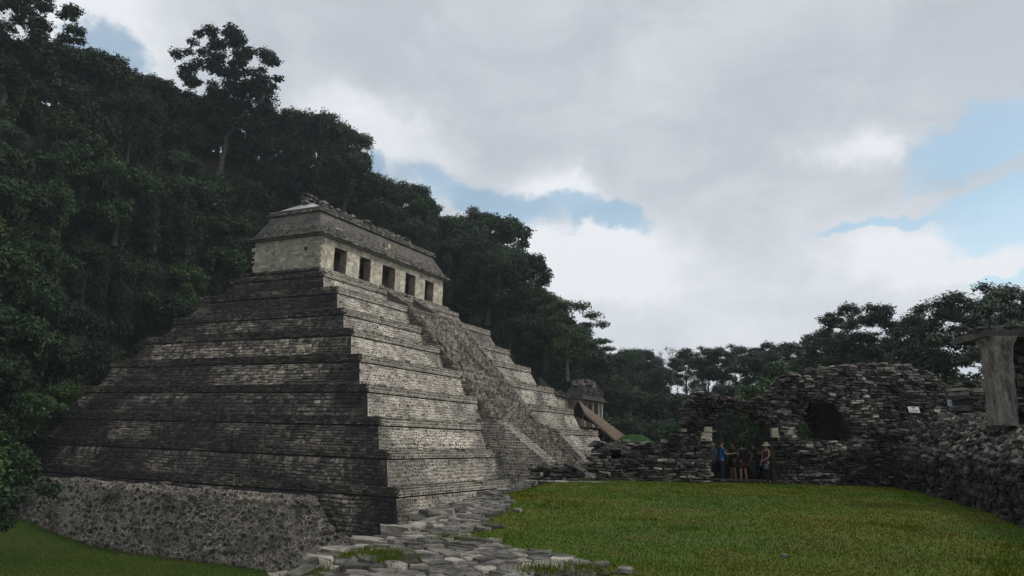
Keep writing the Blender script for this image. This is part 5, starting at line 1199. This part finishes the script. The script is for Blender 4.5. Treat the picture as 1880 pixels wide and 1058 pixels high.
# green bank right of the thatch
mb = M(); nU_ = 26; cc = at(1165, 815, 1, 2.); V = []
for i in range(nU_):
    for j in range(nU_):
        u, v = i/(nU_-1)*2-1, j/(nU_-1)*2-1; V.append(cc+np.array([u*6.5, v*5, -3+4.2*max(0, 1-u*u)*max(0, 1-v*v)+.2*float(fbm(u*4, v*4, 3))]))
F = [(i*nU_+j, (i+1)*nU_+j, (i+1)*nU_+j+1, i*nU_+j+1) for i in range(nU_-1) for j in range(nU_-1)]; mb.add(V, F); tag(mb.build('grass_bank', MAT['ground'], smooth=True), kind='structure')

# low wall across the back of the passage under the arch
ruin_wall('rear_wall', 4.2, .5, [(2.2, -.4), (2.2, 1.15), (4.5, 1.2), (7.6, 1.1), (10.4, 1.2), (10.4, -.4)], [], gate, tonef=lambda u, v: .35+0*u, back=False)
mb = M(); P = [wpt(4.6, .8, -.02), wpt(9.6, .8, -.02), wpt(10.4, 4.2, -.02), wpt(2.4, 4.2, -.02)]; mb.hexa([p-ZU*.3 for p in P]+[p+ZU*.0 for p in P], tone=.8); mb.build('passage_floor', MAT['soil'], gate)

# unseen roof slabs added to darken the two passages, with walls to carry them
mb = M()
for (sa, sb, oa, ob, za, zb_) in ((4.9, 9.5, .78, 2.4, 3.2, 3.4), (9.5, 15.8, .78, 3.1, 4.1, 4.45)):
    mb.hexa([wpt(sa, oa, za), wpt(sb, oa, za), wpt(sb, ob, za), wpt(sa, ob, za), wpt(sa, oa, zb_), wpt(sb, oa, zb_), wpt(sb, ob, zb_), wpt(sa, ob, zb_)], tone=.8)
mb.build('shade_roof', MAT['ruincore'], gate)
mb = M()
for (sa, sb, oa, ob, za, zb_) in ((4.85, 5.12, .82, 2.3, -.3, 3.19), (8.9, 9.4, .82, 2.3, -.3, 3.19)):
    mb.hexa([wpt(sa, oa, za), wpt(sb, oa, za), wpt(sb, ob, za), wpt(sa, ob, za), wpt(sa, oa, zb_), wpt(sb, oa, zb_), wpt(sb, ob, zb_), wpt(sa, ob, zb_)], tone=.8)
mb.build('vault_side', MAT['ruincore'], gate)

# ------------------------------------------------------------------ signs
def sign(name, s, off, z, w, h, tilt, label, emblem, postmat, lean=0., zb=None, tint=(.62, .66, .60)):
    base = wpt(s, off, z); e_ = empty(name, tuple(wpt(s, off, zb))); tag(e_, label, 'sign')
    u = WD*math.cos(lean)+ZU*math.sin(lean); v0 = ZU*math.cos(tilt)+WN*math.sin(tilt); n = np.cross(u, v0); n /= np.linalg.norm(n)
    if n@(-WN) < 0: n = -n
    def quad(mb, cx, cy, ww, hh, d, mat=0):
        c = base+u*cx+v0*cy+n*d; a, b = u*ww/2, v0*hh/2; mb.hexa([c-a-b-n*.004, c+a-b-n*.004, c+a+b-n*.004, c-a+b-n*.004, c-a-b, c+a-b, c+a+b, c-a+b], mat=mat)
    mb = M(); c = base; a, b = u*w/2, v0*h/2; mb.hexa([c-a-b-n*.02, c+a-b-n*.02, c+a+b-n*.02, c-a+b-n*.02, c-a-b, c+a-b, c+a+b, c-a+b]); pn = mb.build('panel', plain('sign_panel', tint, .5, var=.06), e_)
    pn['_o'] = tuple(e_.location)
    mb = M()
    if emblem == 'wide':
        for (cx, cy, ww, hh) in ((0, .10, .10, .035), (-.07, .105, .04, .02), (.075, .105, .05, .02), (0, .065, .03, .04), (.03, .08, .02, .05), (-.03, .085, .02, .04), (-.11, .11, .02, .012), (.12, .11, .02, .012)): quad(mb, cx*w/.5, cy*h/.3, ww, hh, .006)
        for r_, (y_, l_) in enumerate(((-.02, .40), (-.055, .34), (-.09, .38))):
            x = -l_/2
            while x < l_/2:
                ww = random.Random(int(x*1000)+r_).uniform(.015, .05); quad(mb, (x+ww/2)*w/.5, y_*h/.3, ww*.9, .012, .006); x += ww+.012
    else:
        for (cx, cy, ww, hh) in ((0, .02, .06, .05), (0, -.02, .03, .03), (-.02, .05, .02, .02), (.02, .05, .02, .02)): quad(mb, cx, cy, ww, hh, .006)
    mb.build('lettering', plain('sign_ink', (.05, .07, .07), .6, var=.1), e_)
    for k_ in ((-.32, .32) if emblem == 'wide' else (0,)):
        mb = M(); b_ = base+u*k_*w-n*.035; mb.tube([wpt(s, off, zb)+u*k_*w-n*.1, b_+v0*h*.3], [.018, .018], 6); mb.build('post', postmat, e_)
sign('information_sign', 14.15, -.35, 3.26, .5, .27, .35, 'white rectangular notice with a dark emblem leaning before the gateway wall', 'wide', MAT['wood'], zb=2.4)
sign('small_sign', 16.05, -.1, 3.62, .28, .27, .0, 'small bluish white square sign on a pale stake at the end of the gateway wall', 'dot', plain('pale_stake', (.5, .5, .48)), lean=-.05, zb=2.9, tint=(.30, .32, .42))

# ------------------------------------------------------------------ people
SKIN = plain('skin', (.30, .17, .115), .55, var=.06); SKIN2 = plain('skin_dark', (.16, .09, .06), .55, var=.06)
def skinmesh(chains, name, mat, parent, sub=2, extra=None):
    """one continuous skin-modifier surface grown from joint chains [(point, radius), ...]; chains share joints by key"""
    V = []; E = []; Rr = []; key = {}
    for ch in chains:
        prev = None
        for (p, r) in ch:
            k_ = tuple(round(q, 4) for q in p)
            if k_ not in key: key[k_] = len(V); V.append(p); Rr.append(r)
            i = key[k_]
            if prev is not None and prev != i: E.append((prev, i))
            prev = i
    me = bpy.data.meshes.new(name); me.from_pydata(V, E, []); o = bpy.data.objects.new(name, me); COL.objects.link(o)
    o.modifiers.new('skin', 'SKIN'); 
    for i, r in enumerate(Rr):
        rx = r if isinstance(r, tuple) else (r, r); me.skin_vertices[0].data[i].radius = rx
    me.skin_vertices[0].data[0].use_root = True
    s_ = o.modifiers.new('sub', 'SUBSURF'); s_.levels = sub; s_.render_levels = sub
    dg = bpy.context.evaluated_depsgraph_get(); ev = o.evaluated_get(dg); m2 = bpy.data.meshes.new_from_object(ev)
    bpy.data.objects.remove(o); bpy.data.meshes.remove(me)
    if extra is not None:
        bm = bmesh.new(); bm.from_mesh(m2); e0 = len(bm.verts); vs = [bm.verts.new(v) for v in np.concatenate(extra.V)]
        for f in (list(np.concatenate(extra.F4)) if extra.F4 else [])+(list(np.concatenate(extra.F3)) if extra.F3 else []):
            try: bm.faces.new([vs[i] for i in f])
            except ValueError: pass
        bm.to_mesh(m2); bm.free()
    for p in m2.polygons: p.use_smooth = True; p.material_index = 0
    m2.materials.clear(); m2.materials.append(mat); m2.name = name
    o = bpy.data.objects.new(name, m2); COL.objects.link(o); o.parent = parent; return o
def cloth(name, col, var=.1): return plain(name, col, .85, var=var, nsc=20)
def person(s, off, face, height, label, top, bottom, hair, skin=None, arms=((-.24, .03, 1.12, -.22, .12, .9), (.24, .03, 1.12, .22, .12, .9)), shorts=False, sleeves=True, fat=1., stance=.1, longhair=False, step=0.):
    """local frame: +y is the facing direction, +x the person's right-hand side"""
    loc = wpt(s, off, -.02); k = height/1.72; rz = math.atan2(-face[0], face[1]); root = empty('person', tuple(loc), rz); root.scale = (k, k, k); tag(root, label, 'person'); skin = skin or SKIN
    pel = (0, 0, .93); ab = (0, .01, 1.08); ch = (0, 0, 1.27); nb = (0, -.01, 1.44); nk = (0, .0, 1.51); hd = (0, .015, 1.60); ht = (0, .005, 1.665); chn = (0, .07, 1.565)
    body = [[(pel, (.145*fat, .11*fat)), (ab, (.135*fat, .10*fat)), (ch, (.155*fat, .105*fat)), (nb, (.09, .075)), (nk, .056), (hd, (.078, .095)), (ht, (.066, .078))]]
    leg, arm_, shirt, tr = [], [], [[((0, 0, .85), (.16*fat, .128*fat)), (pel, (.168*fat, .134*fat)), (ab, (.158*fat, .125*fat)), (ch, (.175*fat, .125*fat)), ((0, -.01, 1.43), (.11, .09))]], []
    tr.append([((0, 0, .86), (.155*fat, .12*fat)), (pel, (.16*fat, .125*fat)), ((0, 0, 1.0), (.15*fat, .12*fat))])
    ex = M()
    for i, sx in enumerate((-1, 1)):
        fy = step*sx; hip = (sx*.095, 0, .86); kn = (sx*(.095+stance*.25), .02+fy*.5, .49); an = (sx*(.1+stance*.5), -.02+fy, .085); toe = (sx*(.115+stance*.6), .13+fy, .035)
        body.append([(pel, .13), (hip, .088*fat), (kn, .058), ((kn[0]*.4+an[0]*.6, kn[1]*.5+an[1]*.5-.02, .30), .056), (an, .04), (toe, (.04, .028))])
        zk = .56 if shorts else .12
        lo = tuple(np.array(hip)+(np.array(kn)-np.array(hip))*.75) if shorts else (an[0], an[1], .13)
        mid = [((hip[0]*1.05, 0, .80), .105*fat)]+([] if shorts else [(kn, .078)])
        tr.append([((0, 0, .86), (.155*fat, .12*fat))]+mid+[(lo, .085 if shorts else .062)])
        e_ = arms[i][:3]; w_ = arms[i][3:]; sh = (sx*.175, 0, 1.41); d = np.array(w_)-np.array(e_); d /= np.linalg.norm(d)
        palm = tuple(np.array(w_)+d*.055); body.append([(nb, (.09, .075)), (sh, .062), (e_, .043), (w_, .027), (palm, (.036, .018))])
        shirt.append([(ch, (.175*fat, .125*fat)), ((sx*.17, 0, 1.39), .082), (tuple(np.array(sh)+(np.array(e_)-np.array(sh))*(.62 if sleeves else .2)), .066)])
        side = np.cross(d, [0, 0, 1.]); side = side/(np.linalg.norm(side)+1e-6); 
        for q_, fl in enumerate((.062, .074, .08, .07)):
            o_ = np.array(palm)+d*.02+side*(q_-1.5)*.017; ex.tube([o_, o_+d*fl*.5-[0, 0, .006], o_+d*fl*.85-[0, 0, .022], o_+d*fl-[0, 0, .036]], [.0085, .008, .0075, .006], 6)
        o_ = np.array(w_)+d*.03-side*.03; ex.tube([o_, o_+d*.03-side*.018, o_+d*.055-side*.02], [.01, .009, .007], 6)
    def ball(c, r, n=8):
        V = [np.array(c)+np.array([math.sin(math.pi*a/n)*math.cos(2*math.pi*b/n)*r[0], math.sin(math.pi*a/n)*math.sin(2*math.pi*b/n)*r[1], math.cos(math.pi*a/n)*r[2]]) for a in range(n+1) for b in range(n)]
        return V, [(a*n+b, a*n+(b+1) % n, (a+1)*n+(b+1) % n, (a+1)*n+b) for a in range(n) for b in range(n)]
    for c, r in (((0, .108, 1.588), (.012, .016, .02)), ((-.079, .01, 1.59), (.01, .02, .03)), ((.079, .01, 1.59), (.01, .02, .03)), ((0, .075, 1.548), (.035, .03, .028))): v, f = ball(c, r); ex.add(v, f)
    skinmesh(body, 'body', skin, root, extra=ex)
    skinmesh(shirt, 'shirt', top, root); skinmesh(tr, 'shorts' if shorts else 'trousers', bottom, root)
    def part(name, items, mat):
        mb = M(); 
        for c, r in items: v, f = ball(c, r, 10); mb.add(v, f)
        me_o = mb.build(name, mat, None, smooth=True); me_o.parent = root; return me_o
    part('eyes', [((-.03, .098, 1.607), (.01, .006, .006)), ((.03, .098, 1.607), (.01, .006, .006))], MAT['black'])
    hr = [((0, -.022, 1.635), (.092, .098, .088)), ((0, -.055, 1.595), (.085, .06, .085))]
    if longhair: hr += [((0, -.075, 1.50), (.10, .055, .15)), ((0, -.04, 1.66), (.12, .12, .10))]
    part('hair', hr, hair)
    for sx in (-1, 1): part('shoe', [((sx*(.11+stance*.55), .065+step*sx, .04), (.048, .13, .05))], MAT['shoe'])
    return root, part
MAT['shoe'] = cloth('dark_shoe', (.03, .03, .032)); hair_d = cloth('black_hair', (.015, .012, .01)); hair_b = cloth('brown_hair', (.06, .035, .022))
navy = cloth('dark_jeans', (.016, .022, .045)); blk = cloth('black_cloth', (.013, .013, .016))
Rt = np.array([.453, -.892]); Fw = np.array([.892, .453])
person(5.62, .95, Rt*.6-Fw*.5, 1.70, 'person in a grey shirt half hidden behind the blue-shirted man', cloth('grey_shirt', (.16, .17, .20)), blk, hair_b, fat=1.0)
mn, _p = person(5.78, .42, Rt, 1.74, 'stout man in a blue t-shirt and dark jeans holding an open brochure', cloth('blue_shirt', (.012, .075, .24)), navy, hair_b, fat=1.18, arms=((-.25, .14, 1.15, -.10, .40, 1.18), (.25, .14, 1.14, .10, .40, 1.18)))
_p('belt_tag', [((.2, .0, .93), (.012, .03, .03))], plain('white_tag', (.7, .7, .68)))
person(6.42, .75, -Rt*.9-Fw*.3, 1.72, 'person in black with a big mass of dark hair facing the man in blue', blk, blk, hair_d, skin=SKIN2, longhair=True, arms=((-.23, .12, 1.14, -.08, .34, 1.15), (.24, .03, 1.12, .2, .14, .92)), shorts=True)
person(6.92, .85, Fw*.9-Rt*.3, 1.66, 'bare-legged person in dark red shorts seen from behind in the middle of the archway', blk, cloth('dark_red_shorts', (.075, .018, .022)), hair_d, skin=SKIN, shorts=True, arms=((-.22, .08, 1.14, -.1, .25, 1.02), (.22, .08, 1.14, .1, .25, 1.02)))
person(7.35, .7, -Rt*.8+Fw*.5, 1.70, 'tall broad-shouldered person all in black beside the one with the sun hat', blk, blk, hair_d, skin=SKIN2, fat=1.15, step=.08)
ht_, _p = person(7.70, .22, -Rt*.8-Fw*.3, 1.66, 'person in a pale wide-brimmed sun hat at the right side of the archway', cloth('dark_plum_top', (.03, .02, .03)), blk, hair_d, skin=SKIN, sleeves=False, arms=((-.23, .06, 1.14, -.12, .26, 1.0), (.24, .03, 1.12, .22, .12, .92)))
mb = M(); n_ = 20; prof_ = [(.215, 1.625), (.19, 1.650), (.115, 1.672), (.105, 1.73), (.085, 1.775), (.03, 1.79)]; V = [(r_*math.cos(2*math.pi*j/n_), r_*math.sin(2*math.pi*j/n_)*1.05-.01, z+.012*math.sin(4*math.pi*j/n_)*(r_ > .18)) for r_, z in prof_ for j in range(n_)]
F = [(i*n_+j, i*n_+(j+1) % n_, (i+1)*n_+(j+1) % n_, (i+1)*n_+j) for i in range(5) for j in range(n_)]; mb.add(V, F); o = mb.build('sun_hat', cloth('straw', (.42, .38, .24)), None, smooth=True); o.parent = ht_
# things held
def held(owner, pts_fn, name, mat, label, cat):
    k = owner.scale[0]; rz = owner.rotation_euler[2]; c, s = math.cos(rz), math.sin(rz); L = np.array(owner.location)
    def w_(p): return L+k*np.array([c*p[0]-s*p[1], s*p[0]+c*p[1], p[2]])
    mb = M(); pts_fn(mb, w_); tag(mb.build(name, mat), label, cat)
def paper(mb, w_):
    for sx in (-1, 1):
        P = [w_((0, .44, 1.17)), w_((sx*.16, .45, 1.20)), w_((sx*.165, .70, 1.23)), w_((0, .70, 1.19))]; mb.hexa(P+[p+ZU*.004 for p in P])
held(mn, paper, 'open_brochure', plain('paper', (.45, .45, .43), .6, var=.1), 'open paper brochure held out by the man in the blue shirt', 'brochure')
def bag(mb, w_):
    x0, x1, y0, y1, z0, z1 = -.36, -.12, .16, .34, .62, .86
    V = []
    for (z, f_) in ((z0, .75), (z0+.06, 1.), (z1-.06, .95), (z1, .7)):
        for j in range(12):
            a = 2*math.pi*j/12; V.append(w_(((x0+x1)/2+math.cos(a)*.13*f_, (y0+y1)/2+math.sin(a)*.09*f_, z)))
    mb.add(V, [(i*12+j, i*12+(j+1) % 12, (i+1)*12+(j+1) % 12, (i+1)*12+j) for i in range(3) for j in range(12)])
    mb.tube([w_((-.33, .25, .85)), w_((-.28, .26, 1.0)), w_((-.14, .30, 1.0)), w_((-.14, .25, .85))], [.012]*4, 6)
held(ht_, bag, 'shoulder_bag', plain('bag_cloth', (.07, .09, .12), var=.3), 'blue grey bag hanging from the hand of the person in the sun hat', 'bag')
# ------------------------------------------------------------------ tail
